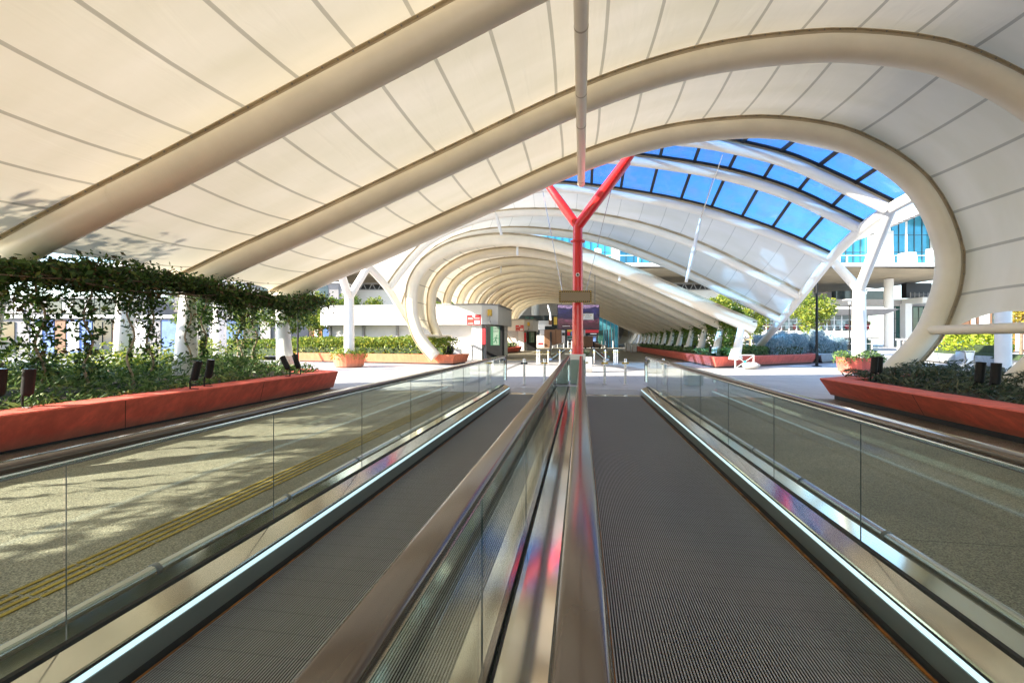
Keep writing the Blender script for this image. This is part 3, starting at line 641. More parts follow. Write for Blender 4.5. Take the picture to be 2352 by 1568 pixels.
def walkway(name, gl, gr, y0, y1, lab, phase=0.0, outer_l=True, outer_r=True, fine=True, grp='pairs of moving walkways'):
    o = empty(name, (0, 0, 0), 0, lab, 'moving walkway', grp)
    bx0, bx1 = gl + 0.181 * (1 if outer_l else 0.72), gr - 0.181
    belt_mesh(bx0, bx1, y0, y1 - 0.25).build('belt', M['belt'], o) if fine else None
    if not fine:
        mb = MB(); mb.box(bx0, bx1, y0, y1 - 0.25, -0.003, 0.008); mb.build('belt', M['belt'], o)
    mb = MB(); mb.bevbox(bx0 - 0.02, bx1 + 0.02, y1 - 0.25, y1 + 0.0, -0.003, 0.012, 0.003, M['steel'])
    n = int((bx1 - bx0) / 0.025)
    for i in range(n): mb.box(bx0 + i * 0.025, bx0 + i * 0.025 + 0.01, y1 - 0.29, y1 - 0.25, 0.0, 0.012, M['steel'])
    mb.build('comb_plate', parent=o)
    mb = MB(); mb.bevbox(bx0 - 0.12, bx1 + 0.12, y1 + 0.003, y1 + 1.25, -0.003, 0.007, 0.003, M['landing'])
    for i in range(0, 26, 2): mb.box(bx0 - 0.1, bx1 + 0.1, y1 + 0.06 + i * 0.045, y1 + 0.075 + i * 0.045, 0.0072, 0.0095, M['zinc'])
    mb.build('landing_plate', parent=o)
    for side, g, s, outer in (('l', gl, 1, outer_l), ('r', gr, -1, outer_r)):
        kk = 0.72 if (side == 'l' and not outer_l) else 1.0
        X = lambda t: g + s * t * (kk if t > 0.02 else 1)
        def strip(name, pts, m, e=0.0, sm=False):
            mb = MB(); rows = [[(X(t), y0, z) for t, z in pts], [(X(t), y1 + e, z) for t, z in pts]]
            mb.quadgrid(rows, M[m]); mb.poly([(X(t), y1 + e, z) for t, z in pts], M[m]); return mb.build(name, parent=o, smooth=sm)
        strip('brush', [(0.180, 0.0), (0.180, 0.010), (0.173, 0.012), (0.172, 0.0)], 'brush', -0.26); strip('gap_shade', [(0.171, -0.002), (0.155, 0.001), (0.149, 0.03)], 'gasket', -0.1)  # second strip is black, standing in for the shadow between belt and skirt
        strip('skirt_panel', [(0.150, -0.01), (0.147, 0.118), (0.120, 0.120)], 'skirt')
        strip('light_strip', [(0.1465, 0.1225), (0.1425, 0.1445), (0.120, 0.145)], 'led'); strip('gasket', [(0.1415, 0.1455), (0.139, 0.154), (0.12, 0.155)], 'gasket')
        strip('inner_deck', [(0.138, 0.1555), (0.134, 0.163), (0.028, 0.198), (0.026, 0.10)], 'deck')
        strip('gasket', [(0.026, 0.19), (0.024, 0.212), (0.009, 0.216), (0.009, 0.15)], 'gasket')
        strip('gasket', [(-0.009, 0.15), (-0.009, 0.193), (-0.017, 0.191), (-0.017, 0.15)], 'gasket')
        if outer == 'mid':
            strip('outer_deck', [(-0.017, 0.186), (-0.04, 0.187), (-0.259, 0.187), (-0.268, 0.186)], 'deck')
        elif outer:
            strip('outer_deck', [(-0.017, 0.190), (-0.155, 0.178), (-0.172, 0.166), (-0.172, -0.01)], 'deck')
            mb = MB(); mb.tube([(X(-0.30), y0, 0.125), (X(-0.30), y1 - 0.1, 0.125)], 0.032, M['steel'], 12)
            yy = y0 + 0.4
            while yy < y1 - 0.2:
                mb.tube([(X(-0.30), yy - 0.012, 0.125), (X(-0.30), yy + 0.012, 0.125)], 0.0365, M['zinc'], 12); yy += 1.0
            mb.build('bumper_tube', parent=o, smooth=True)
        # deck end cap sloping down
        mb = MB(); sec = [(0.142, 0.154), (0.026, 0.20), (-0.026, 0.19), (-0.165 if outer else -0.12, 0.176)]
        r0 = [(X(t), y1, z) for t, z in sec]; r1 = [(X(t), y1 + 0.24, z * 0.55) for t, z in sec]; r2 = [(X(t), y1 + 0.27, 0.0) for t, z in sec]
        mb.quadgrid([r0, r1, r2], M['steel']); mb.poly([(X(.142), y1, .154), (X(.142), y1 + .24, .085), (X(.142), y1 + .27, 0), (X(.142), y1, 0)], M['steel'])
        e_ = sec[-1][0]; mb.poly([(X(e_), y1, .176), (X(e_), y1 + .24, .097), (X(e_), y1 + .27, 0), (X(e_), y1, 0)], M['steel'])
        mb.build('end_cap', parent=o)
        # glass panels
        y = y0 + phase; ys = [y0]
        while y < y1 - 0.4: ys.append(y); y += 1.075
        ys.append(y1 - 0.02)
        zt = 0.845
        for a, c in zip(ys[:-1], ys[1:]):
            if c - a < 0.05: continue
            a2, c2 = a + 0.0025, c - 0.0025; mb = MB()
            last = c == ys[-1]
            out = [(a2, 0.17), (c2, 0.17)] + ([(c2 + 0.16, 0.30)] + [(c2 - 0.02 + 0.18 * math.cos(R(q)), 0.66 + 0.18 * math.sin(R(q))) for q in (0, 30, 60, 90)] if last else [(c2, zt)]) + [(a2, zt)]
            for xx, fl in ((X(0.006), s < 0), (X(-0.006), s > 0)):
                pts = [(xx, yy, zz) for yy, zz in out]; mb.poly(pts if fl else pts[::-1], M['bal_glass'])
            if False:
                mb.poly([(X(0.006), c2, 0.2), (X(-0.006), c2, 0.2), (X(-0.006), c2, zt), (X(0.006), c2, zt)], M['glass_edge'])
            mb.poly([(X(0.0035), a2, 0.2), (X(-0.0035), a2, 0.2), (X(-0.0035), a2, zt), (X(0.0035), a2, zt)], M['glass_edge'])
            mb.build('glass_panel', parent=o)
        # handrail: rubber band on a steel guide
        pth = [(g, y_, z_) for _, y_, z_ in rail_path(y0, y1 + 0.22, 0.885)]
        mb = MB(); mb.sweep(pth, rrect(0.080, 0.036, 0.016), (1, 0, 0), M['rubber']); h = mb.build('handrail', M['rubber'], o, smooth=True)
        pth = [(g, y_, z_) for _, y_, z_ in rail_path(y0, y1 + 0.195, 0.856, 0.175)]
        mb = MB(); mb.sweep(pth, rrect(0.046, 0.024, 0.005, 2), (1, 0, 0), M['steel']); mb.build('rail_guide', M['steel'], h, smooth=True)
    return o
walkway('moving_walkway', -1.84, -0.30, -3.5, 10.3, 'near moving walkway left of the red post, empty grey ribbed belt between glass sides', 0.5, True, 'mid')
walkway('moving_walkway', 0.0, 1.496, -3.5, 10.3, 'near moving walkway right of the red post, empty grey ribbed belt with orange brush edge', 0.75, False, True)
# distant pair: same build, turned towards the camera
def far_walk(gl, gr, lab, ol, orr):
    o = walkway('moving_walkway', gl, gr, -22, 0, lab, 0.5, ol, orr, fine=False)
    return o
fw = far_walk(-1.50, 0.0, 'far moving walkway inside the tunnel, on the right side behind the bollards', 'mid', True)
fw.location = (0.0, 27.0, 0); fw.rotation_euler = (0, 0, math.pi)
fw2 = far_walk(0.30, 1.84, 'far moving walkway inside the tunnel, on the left side behind the bollards', True, False)
fw2.location = (-0.05, 27.0, 0); fw2.rotation_euler = (0, 0, math.pi)

# ------------------------------------------------------------------ planters
def offset_poly(P, d):
    """inward offset of a counter-clockwise polygon; d is one distance or one per edge (edge i runs from point i to i + 1)"""
    n = len(P); out = []; D = d if isinstance(d, (list, tuple)) else [d] * n
    for i in range(n):
        a, b_, c = Vector(P[i - 1]), Vector(P[i]), Vector(P[(i + 1) % n])
        e1, e2 = (b_ - a).normalized(), (c - b_).normalized()
        n1, n2 = Vector((-e1.y, e1.x)), Vector((-e2.y, e2.x)); d1, d2 = D[i - 1], D[i]
        det = n1.x * n2.y - n1.y * n2.x
        if abs(det) < 0.05: out.append(b_ + n1 * d1); continue
        out.append(b_ + Vector(((d1 * n2.y - d2 * n1.y) / det, (n1.x * d2 - n2.x * d1) / det)))
    return out
def plus(d, k): return [x + k for x in d] if isinstance(d, (list, tuple)) else d + k
def planter(name, poly, h, m, label, cat='planter', group=None, rim=0.5, inset=0.2, z0=0.06, soil_drop=0.05, mound=0.0, joints=2.4):
    c = sum((Vector(p) for p in poly), Vector((0, 0))) / len(poly); P = [Vector(p) - c for p in poly]
    o = empty(name, (c.x, c.y, 0), 0, label, cat, group)
    # subdivide for joints
    bot = offset_poly(P, inset); inn = offset_poly(P, rim); n = len(P)
    mb = MB()
    top = [(p.x, p.y, h) for p in P]; tp = [(p.x, p.y, h - 0.02) for p in offset_poly(P, 0.008)]
    e1 = [(p.x, p.y, h) for p in offset_poly(P, 0.015)]
    e0 = [(p.x, p.y, h - 0.015) for p in P]
    B = [(p.x, p.y, z0) for p in bot]; I = [(p.x, p.y, h) for p in inn]; I2 = [(p.x, p.y, h - 0.15) for p in inn]
    B2 = [(p.x, p.y, z0) for p in offset_poly(P, plus(inset, 0.1))]
    mb.quadgrid([B2, B, e0, e1, I, I2], m, closed_u=True)
    mb.build('wall', m, o)
    mb = MB(); f = offset_poly(P, plus(inset, 0.06)); mb.quadgrid([[(p.x, p.y, 0) for p in f], [(p.x, p.y, z0 + 0.002) for p in f]], M['black'], closed_u=True); mb.build('plinth', M['black'], o)
    # cast joints as thin dark grooves on the sloping sides
    if joints:
        for i in range(n):
            a, b_ = P[i], P[(i + 1) % n]; a0, b0 = bot[i], bot[(i + 1) % n]; L_ = (b_ - a).length; k = int(L_ / joints)
            nn_ = Vector(((b_ - a).y, -(b_ - a).x)).normalized() * 0.002
            for q in range(1, k):
                t = q / k; w_ = 0.005 / L_
                pa, pb = a.lerp(b_, t - w_) + nn_, a.lerp(b_, t + w_) + nn_; qa, qb = a0.lerp(b0, t - w_) + nn_, a0.lerp(b0, t + w_) + nn_
                mb = MB(); mb.poly([(qa.x, qa.y, z0), (qb.x, qb.y, z0), (pb.x, pb.y, h - 0.02), (pa.x, pa.y, h - 0.02)]); mb.build('joint', M['soil'], o)
    mb = MB(); mb.poly([(p.x, p.y, h - soil_drop) for p in offset_poly(P, rim - 0.01)]); mb.build('soil', M['soil'], o)
    return o
def inpoly(x, y, P):
    r = np.ones(len(x), bool)
    for i in range(len(P)):
        a, b_ = P[i], P[(i + 1) % len(P)]; r &= ((b_[0] - a[0]) * (y - a[1]) - (b_[1] - a[1]) * (x - a[0])) > 0
    return r
def hfield(x, y, sc, seed):
    r = np.random.default_rng(seed); z = 0
    for k in range(7):
        a = r.uniform(0, 6.28); f = sc * r.uniform(0.6, 2.4); z = z + np.sin((x * math.cos(a) + y * math.sin(a)) * f + r.uniform(0, 6.28)) / 3.2
    return z
def cover(name, poly, n, z0, hmin, hmax, size, m, seed, up=0.6, aspect=0.3, label=None, edge=0.35, flow=True):
    """low shrubs: foliage through the volume under an uneven top"""
    P = [Vector(p) for p in poly]; r = np.random.default_rng(seed); xs = [p.x for p in P]; ys = [p.y for p in P]
    x = r.uniform(min(xs) - edge, max(xs) + edge, n * 3); y = r.uniform(min(ys) - edge, max(ys) + edge, n * 3)
    big = offset_poly(P, -edge * 0.6); k = inpoly(x, y, big); x, y = x[k][:n], y[k][:n]
    core = inpoly(x, y, offset_poly(P, edge))
    h = hmin + (hmax - hmin) * np.clip(0.5 + 0.5 * hfield(x, y, 2.0, seed), 0, 1) + 0.12 * hfield(x, y, 7.0, seed + 1) * (hmax - hmin + .1)
    h = np.where(core, h, h * 0.55)
    z = z0 + h * (1 - r.uniform(0, 1, len(x)) ** 2 * 0.8)
    pts = np.stack([x, y, z], 1)
    d = np.stack([np.cos(hfield(x, y, 3, seed + 5) * 3), np.sin(hfield(x, y, 3, seed + 5) * 3), np.full(len(x), up)], 1)
    o = leaves(name, pts, size, m, aspect=aspect, dirs=d if flow else None, jitter=0.6)
    return tag(o, kind='stuff')

PL = [(-6.05, 10.15), (-11.8, 13.2), (-12.6, -8), (-6.05, -8)]
planter('planter', PL, 0.49, M['red_concrete'], 'long red concrete planter left of the walkways with climbing vines', group='planters', rim=0.5, inset=[-0.15, 0.1, 0.1, 0.35], z0=0.04)
PR = [(4.87, 9.9), (4.87, -8), (9.6, -8), (9.6, 13.6)]
planter('planter', PR, 0.49, M['red_concrete'], 'long red concrete planter at the near right with dark juniper', group='planters', rim=0.5, inset=[0.48, 0.1, 0.1, -0.12], z0=0.09)
cover('ground_cover', [(-6.65, 9.9), (-11.2, 11.9), (-12, -3), (-6.75, -3)], 40000, 0.42, 0.08, 0.5, 0.12, M['leaf_juniper'], 3, aspect=0.22)
cover('ground_cover', [(-8.6, 10.6), (-11.4, 11.6), (-12.2, 0), (-9.0, 0)], 12000, 0.5, 0.3, 0.75, 0.10, M['leaf_hedge'], 4, aspect=0.35)
cover('ground_cover', [(5.75, 10.3), (5.55, -3), (9.2, -3), (9.2, 12.9)], 34000, 0.42, 0.12, 0.42, 0.12, M['leaf_juniper_grey'], 5, aspect=0.2)

# climbing vines on the left, trained up to a leafy rail
VX = -7.85
def vine(x, y, z0, z1, n, seed, label, wide=0.2, size=0.085, group='climbing vines in the left planter', bot=0.0):
    r = np.random.default_rng(seed); o = empty('climbing_vine', (x, y, z0), 0, label, 'vine', group)
    H_ = z1 - z0; k = 14; path = [(0.04 * math.sin(i * 1.1 + seed), 0.04 * math.cos(i * 0.9 + seed), H_ * i / k) for i in range(k + 1)]
    mb = MB(); mb.tube(path, 0.016, M['stem'], 7, rs=[0.022 - 0.01 * i / k for i in range(k + 1)]); mb.build('stem', M['stem'], o, smooth=True)
    t = bot + (1 - bot) * r.uniform(0, 1, n) ** 0.75; cl = 0.55 + 0.45 * np.sin(t * 17 + seed) * np.sin(t * 7 + seed * 2)
    wd = wide * (0.5 + 0.9 * t) * cl
    pts = np.stack([r.normal(0, 1, n) * wd * 0.7, r.normal(0, 1, n) * wd, t * H_], 1)
    leaves('foliage', pts, size, M['leaf_vine'], o, aspect=0.5, up=-0.2)
    return o
for i, (u, wd, nn) in enumerate(((-60, .3, 900), (92, 0.30, 1900), (202, 0.26, 1500), (345, 0.2, 1100), (468, 0.17, 900), (551, 0.25, 1300), (585, 0.22, 1000), (432, 0.10, 260), (300, 0.12, 300))):
    d = VX / (-math.sin(YAW) + math.cos(YAW) * (u - 1176) / 1000); p = at(u, 800, d)
    lab = ['leafy vine at the far left edge, beside the first black floodlight', 'densest leafy vine climbing left of the near planter floodlight', 'leafy vine second from the left, thick near its top', 'vine climbing in front of the rear white leg', 'thin vine climbing beside the middle slanting white leg', 'vine hanging full of leaves beside the far floodlights', 'vine climbing just left of the farthest slanting leg in the planter', 'sparse vine crossing the foot of the middle white leg', 'sparse thin vine between two leafier ones'][i]
    vine(p.x, p.y, 0.42, 2.25, int(nn * 0.55), i * 3 + 1, lab, wd)
r = np.random.default_rng(21); n = 27000
yy = r.uniform(3.7, 12.0, n); dens = 0.75 + 0.25 * np.sin(yy * 2.3); zz = 2.33 + 0.16 * np.sin(yy * 1.1) * 0.5 + r.normal(0, 0.13, n) * dens - (r.uniform(0, 1, n) ** 4) * 0.6 * (np.sin(yy * 3.1) > 0.2)
xx = VX + 0.0 + r.normal(0, 0.26, n)
lt = empty('vine_trellis', (VX, 6, 2.2), 0, 'dark leafy rail of vines running under the left edge of the near canopy', 'trellis')
T = []
for k in range(46):  # unseen hanging tendrils, added to throw streaks of shadow across the floor
    y0 = -7.5 + k * 0.43 + 0.2 * r.uniform(); 
    if y0 > 3.6: continue
    m_ = 150 if y0 < 3.6 else 50; t_ = r.uniform(0, 1, m_) ** 1.3 * (1.75 if y0 < 3.6 else 0.7)
    T.append(np.stack([VX + r.normal(0, 0.04, m_), y0 + r.normal(0, 0.028, m_) + 0.05 * np.sin(t_ * 5), 2.2 - t_], 1))
n3 = 4500; T.append(np.stack([VX + r.normal(0, 0.2, n3), r.uniform(-7.8, 3.8, n3), 2.33 + r.normal(0, 0.11, n3)], 1))
T = np.concatenate([np.stack([xx, yy, zz], 1)] + T) - np.array([VX, 6, 2.2])
leaves('foliage', T, 0.085, M['leaf_vine'], lt, aspect=0.5)
for k in range(7):
    mb = MB(); a_ = 0.12 * (k - 3); mb.tube([(a_ + 0.08 * math.sin(q * 0.9 + k), -8 + q * 0.7, 0.05 + 0.13 * math.sin(q * 0.6 + k * 2)) for q in range(20)], 0.011 + 0.002 * (k % 3), M['bark'], 6); mb.build('runner', M['bark'], lt, smooth=True)
mb = MB(); mb.tube([(0, -9, 0.05), (0, 5.9, 0.05)], 0.02, M['black_metal'], 8); mb.build('rail', M['black_metal'], lt)

# floodlights standing on the planters
def floodlight(loc_, az, tilt, label, group='black spot floodlights on the planters', h=0.30):
    o = empty('floodlight', loc_, az, label, 'floodlight', group)
    Mx = Matrix.Translation((0, 0, 0.16)) @ Matrix.Rotation(tilt, 4, 'Y')
    mb = MB(); mb.lathe((0, 0, 0), [(0.03, -0.05), (0.052, -0.03), (0.057, 0.02), (0.057, h - 0.01), (0.06, h)], 20, M['black_metal'], Mx); mb.build('body', M['black_metal'], o, smooth=True)
    mb = MB(); mb.lathe((0, 0, 0), [(0.05, h - 0.03), (0.048, h - 0.004)], 18, M['dark_glass'], Mx @ Matrix.Translation((0, 0, 0.006))); mb.build('lens', M['dark_glass'], o)
    mb = MB(); mb.tube([(-0.07, 0, -0.03), (-0.075, 0, 0.08), (-0.05, 0, 0.17), (0, 0, 0.2)], 0.012, M['black_metal'], 8); mb.tube([(-0.07, 0, -0.03), (0.06, 0, -0.03)], 0.012, M['black_metal'], 8); mb.build('bracket', M['black_metal'], o)
    return o
for u, v, az, ti, lb in ((63, 936, 0, 0.12, 'black floodlight standing by the first vine of the left planter'), (-2, 936, 0, 0.1, 'black floodlight cut off at the left edge of the view'),
        (447, 893, 0.2, 0.22, 'left floodlight of the pair at the middle white leg'), (479, 887, 0.2, 0.16, 'right floodlight of the pair at the middle white leg'),
        (660, 864, 3.0, 0.55, 'left floodlight of the pair leaning at the far end of the left planter'), (684, 860, 3.0, 0.35, 'right floodlight of the pair at the far end of the left planter'),
        (2007, 874, 0.3, 0.1, 'left floodlight of the close pair at the foot of the right arch'), (2019, 873, 0.3, 0.06, 'right floodlight of the close pair at the foot of the right arch'),
        (2249, 901, 0, 0.1, 'black floodlight in the junipers near the right edge'), (2286, 906, 0, 0.05, 'black floodlight closest to the right edge beside the slanting tube')):
    p = gnd(u, v, 0.49); floodlight((p.x, p.y, 0.52), az, ti, lb, h=0.27)

# ------------------------------------------------------------------ bollards
def bollard(loc_, label, group, wing='yellow', h=0.74, simple=False):
    o = empty('bollard', loc_, YAW, label, 'bollard', group)
    mb = MB(); mb.lathe((0, 0, 0), [(0.055, 0.0), (0.055, 0.012), (0.037, 0.02), (0.037, h - 0.14), (0.028, h - 0.138), (0.028, h - 0.128), (0.037, h - 0.126), (0.037, h - 0.02), (0.026, h - 0.004), (0.008, h)], 20, M['bollard_steel'])
    mb.build('post', M['bollard_steel'], o, smooth=True)
    mb = MB(); mb.lathe((0, 0, h - 0.145), [(0.040, 0), (0.048, 0.008), (0.048, 0.02), (0.040, 0.026)], 14, M[wing]); mb.build('collar', M[wing], o)
    mb = MB(); mb.bevbox(-0.095, 0.095, -0.014, 0.014, h - 0.158, h - 0.114, 0.005); mb.build('belt_hook', M['black_metal' if wing == 'black_metal' else 'yellow'], o)
    return o
names = ['bollard seen through the left glass, left of the walkway landing', 'steel bollard with black collar, at the left landing', 'steel bollard with yellow collar, just left of the centre handrail', 'steel bollard with yellow collar, right beside the red post', 'middle steel bollard of the right landing, black and yellow hooks', 'steel bollard with yellow collar, near the right landing glass corner', 'bollard seen through the glass right of the landing', 'far bollard seen through the right glass']
for i, (u, wg) in enumerate(((1120, 'yellow'), (1204, 'black_metal'), (1250.7, 'yellow'), (1343, 'yellow'), (1389, 'yellow'), (1436.4, 'yellow'), (1523, 'yellow'))):
    p = gnd(u, 882.5 if u != 1343 else 880); bollard((p.x, p.y, 0), names[i], 'near row of steel bollards', wg)
sec = [(1143, 0), (1146, 1), (1151, 2), (1191.5, 3), (1231.5, 4), (1275, 4), (1366, 5), (1411, 6), (1443, 7), (1447.5, 8), (1452, 9)]
sec = [(1147 - 4, 'left'), (1147, 'middle'), (1151.5, 'right')]
u2 = [(1850 + x / 2.068) / 1.7007 for x in (511, 521, 533, 603, 697, 787, 880, 975, 1066, 1136, 1148, 1162)]
n2 = ['leftmost of three clustered bollards before the far walkway', 'middle one of three clustered bollards before the far walkway', 'rightmost of three clustered bollards before the far walkway', 'far row bollard before the left far walkway corner', 'far row bollard between the cluster and the red post', 'far row bollard touching the red post on its left', 'far row bollard touching the red post on its right', 'far row bollard right of the grey pot', 'far row bollard by the right far walkway corner', 'left one of three clustered bollards on the right', 'middle one of three clustered bollards on the right', 'right one of three clustered bollards on the right']
for u, lb in zip(u2, n2):
    p = gnd(u, 835.5); bollard((p.x, p.y, 0), lb, 'far row of steel bollards')
p = at(1300.5, 800, 10.9); o = empty('ball_post', (p.x, p.y, 0), 0, 'dark ball topped post seen through the centre glass', 'post')
mb = MB(); mb.tube([(0, 0, 0), (0, 0, 0.58)], 0.022, M['black_metal'], 14); mb.build('shaft', M['black_metal'], o, smooth=True)
mb = MB(); mb.lathe((0, 0, 0.62), [(0.02, -0.05), (0.055, -0.03), (0.065, 0.0), (0.055, 0.03), (0.02, 0.05)], 18); mb.build('head', M['black_metal'], o, smooth=True)

# ------------------------------------------------------------------ round pots, bins, barrier
def pot_plant(parent, rad, z, n, size, m, seed, h=0.3, hang=0.15):
    r = np.random.default_rng(seed); a = r.uniform(0, 6.28, n); q = np.sqrt(r.uniform(0, 1, n)) * (rad + 0.1)
    zz = z + h * r.uniform(0, 1, n) * (0.6 + 0.4 * np.sin(a * 3)) - np.where(q > rad, hang * r.uniform(0, 1, n), 0)
    leaves('foliage', np.stack([np.cos(a) * q, np.sin(a) * q, zz], 1), size, M[m], parent, aspect=0.4)
def octpot(loc_, rad, h, m, label, leafm, seed, n=1500, sides=8, rz=0.2, cat='planter', flare=0.9):
    o = empty('planter_pot', loc_, rz, label, cat, 'planter pots')
    mb = MB(); k = sides
    ring = lambda rr, z: [(rr * math.cos(2 * math.pi * (i + .5) / k), rr * math.sin(2 * math.pi * (i + .5) / k), z) for i in range(k)]
    mb.quadgrid([ring(rad * flare - 0.06, 0.0), ring(rad * flare - 0.06, 0.04), ring(rad * flare, 0.042), ring(rad, h - 0.01), ring(rad - 0.01, h), ring(rad - 0.09, h), ring(rad - 0.09, h - 0.08)], m, closed_u=True)
    mb.build('wall', m, o)
    mb = MB(); mb.poly(ring(rad - 0.08, h - 0.07)); mb.build('soil', M['soil'], o)
    if leafm: pot_plant(o, rad, h - 0.03, n, 0.10, leafm, seed, 0.32, 0.25)
    return o
octpot((-10.65, 18.8, 0), 0.72, 0.62, M['orange_concrete'], 'rounded orange pot around the left white Y column', 'leaf_hedge', 31, 1300, 24)
octpot((10.65, 18.8, 0), 0.74, 0.58, M['coral_concrete'], 'coral red faceted pot around the right white Y column', 'leaf_juniper', 32, 1700, 8, 0.0)
p = gnd(1344, 855); o = empty('planter_pot', (p.x, p.y + .2, 0), YAW, 'square grey pot with a grassy plant right behind the red post', 'planter', 'planter pots')
mb = MB(); mb.bevbox(-0.24, 0.24, -0.24, 0.24, 0.0, 0.6, 0.015, M['grey_concrete']); mb.build('wall', parent=o)
r = np.random.default_rng(4); a = r.uniform(0, 6.28, 260); q = r.uniform(0, 0.15, 260); dd = np.stack([np.cos(a) * 0.6, np.sin(a) * 0.6, np.full(260, 0.9)], 1)
leaves('foliage', np.stack([np.cos(a) * q, np.sin(a) * q, 0.68 + 0.1 * r.uniform(0, 1, 260)], 1), 0.2, M['leaf_juniper_grey'], o, aspect=0.12, dirs=dd, jitter=0.25)

def bin_(loc_, label, rz=0, s=1.0):
    o = empty('litter_bin', loc_, rz, label, 'bin', 'steel litter bins')
    mb = MB(); mb.bevbox(-0.22 * s, 0.22 * s, -0.2 * s, 0.2 * s, 0.04, 0.72 * s, 0.01, M['clear_steel']); mb.build('body', parent=o)
    mb = MB(); mb.bevbox(-0.24 * s, 0.24 * s, -0.22 * s, 0.22 * s, 0.74 * s, 0.78 * s, 0.008, M['steel']); mb.build('lid', parent=o)
    mb = MB()
    for x in (-0.2, 0.2): mb.box(x * s - 0.015, x * s + 0.015, -0.225 * s, -0.2 * s, 0, 0.74 * s, M['steel'])
    mb.box(-0.2 * s, 0.2 * s, -0.222 * s, -0.203 * s, 0.05, 0.08, M['steel']); mb.build('frame', parent=o)
    # liner bag draped in folds
    mb = MB(); rows = []
    for zz, k in ((0.70, 0.17), (0.6, 0.19), (0.4, 0.13), (0.2, 0.17), (0.08, 0.12)):
        rows.append([((k + 0.02 * math.sin(5 * a_)) * math.cos(a_) * s, -0.205 * s + 0.015 * math.sin(a_) * s - 0.012, zz * s) for a_ in np.linspace(math.pi, 2 * math.pi, 9)])
    mb.quadgrid(rows); mb.build('liner_bag', M['sign_white'], o, smooth=True)
    return o
M['clear_steel'] = mat('clear_steel', (0.50, 0.54, 0.58), 0.35, 0.6, var=0.1, vscale=3)
for u, v, lb in ((1050.5, 834, 'steel litter bin at the end of the orange planter'), (1442, 808, 'left steel bin by the far end of the long red planter'), (1456, 810, 'right steel bin by the far end of the long red planter'), (2216, 845, 'steel litter bin against the grey planter at the right')):
    p = gnd(u, v); bin_((p.x, p.y, 0), lb, YAW, 1.0 if v > 820 else 1.15)
# white folding barrier with a bag of rubbish leaning on the coral planter
p = gnd(1710, 847); o = empty('barrier', (p.x, p.y, 0), YAW + 0.1, 'small white barrier frame with crossed bars leaning at the coral planter', 'barrier')
mb = MB()
for x in (-0.42, 0.42): mb.box(x - 0.02, x + 0.02, -0.02, 0.02, 0.0, 0.62)
for z in (0.04, 0.60): mb.box(-0.42, 0.42, -0.018, 0.018, z - 0.02, z + 0.02)
mb.build('frame', M['white_paint'], o)
for sx in (1, -1):
    mb = MB(); mb.tube([(-0.41, -0.001 * sx, 0.3 - sx * 0.26), (0.41, -0.001 * sx, 0.3 + sx * 0.26)], 0.013, M['white_paint'], 8); mb.build('cross_bar', M['white_paint'], o)
mb = MB(); mb.bevbox(-0.06, 0.06, -0.035, -0.02, 0.24, 0.36, 0.005); mb.build('badge', M['teal_paint'], o)
o = empty('rubbish_bag', (p.x + 0.22, p.y - 0.12, 0), 0, 'crumpled translucent rubbish bag on the paving by the white barrier', 'bag')
mb = MB(); rows = []
for i in range(8):
    t = i / 7; rows.append([((0.36 + 0.03 * math.sin(a_ * 5 + i)) * math.cos(a_) * math.sin(math.pi * (0.08 + 0.84 * t)), 0.17 * math.sin(a_) * math.sin(math.pi * (0.08 + .84 * t)) + 0.01 * math.sin(a_ * 7 + i * 2), 0.15 - 0.15 * math.cos(math.pi * t) + 0.01 * math.sin(a_ * 4 + i)) for a_ in np.linspace(0, 2 * math.pi, 16, endpoint=False)])
mb.quadgrid(rows, None, closed_u=True); b_ = mb.build('bag', M['grey_concrete'], o, smooth=True)

# ------------------------------------------------------------------ planters of the crossing
PO = [tuple(gnd(1018, 841).xy), (-6.8, 25.0), (-18.5, 27.5), tuple(gnd(692, 838).xy)]
PO = [(-6.3, 21.05), (-6.0, 23.0), (-17.8, 27.8), (-16.1, 22.6)]
planter('planter', PO, 0.5, M['orange_concrete'], 'sunlit orange planter under the hedge before the white kiosk', group='planters', rim=0.35, inset=0.12, joints=0)
PT = [(5.35, 50), (5.72, 20.1), (12.3, 25.2), (14, 30), (9.4, 27), (9.4, 50)]
planter('planter', PT, 0.5, M['coral_concrete'], 'long coral planter receding along the far tunnel and turning right at its near corner', group='planters', rim=0.4, inset=0.2, joints=5)
PG = [(12.42, 25.1), (16.3, 28.9), (19, 36), (14.2, 31)]
planter('planter', PG, 0.5, M['grey_concrete'], 'grey concrete planter with lavender right of the black lamp pole', group='planters', rim=0.3, inset=0.15, joints=0)
q1, q2 = gnd(2178, 836), gnd(2400, 856)
planter('planter', [(q1.x, q1.y), (q2.x, q2.y), (q2.x + 3, q2.y + 5), (q1.x + 2.0, q1.y + 7)], 0.52, M['grey_concrete'], 'long grey planter with a lime hedge at the far right', group='planters', rim=0.3, inset=0.15, joints=0)
planter('planter', [(-6.2, 40.5), (-5.9, 41.5), (-6.3, 46.5), (-9.5, 46.5), (-9.5, 37), (-6.9, 37)], 0.5, M['red_concrete'], 'red planter between the two kiosks', group='planters', rim=0.3, inset=0.15, joints=0)
PX = gnd(2345, 905)
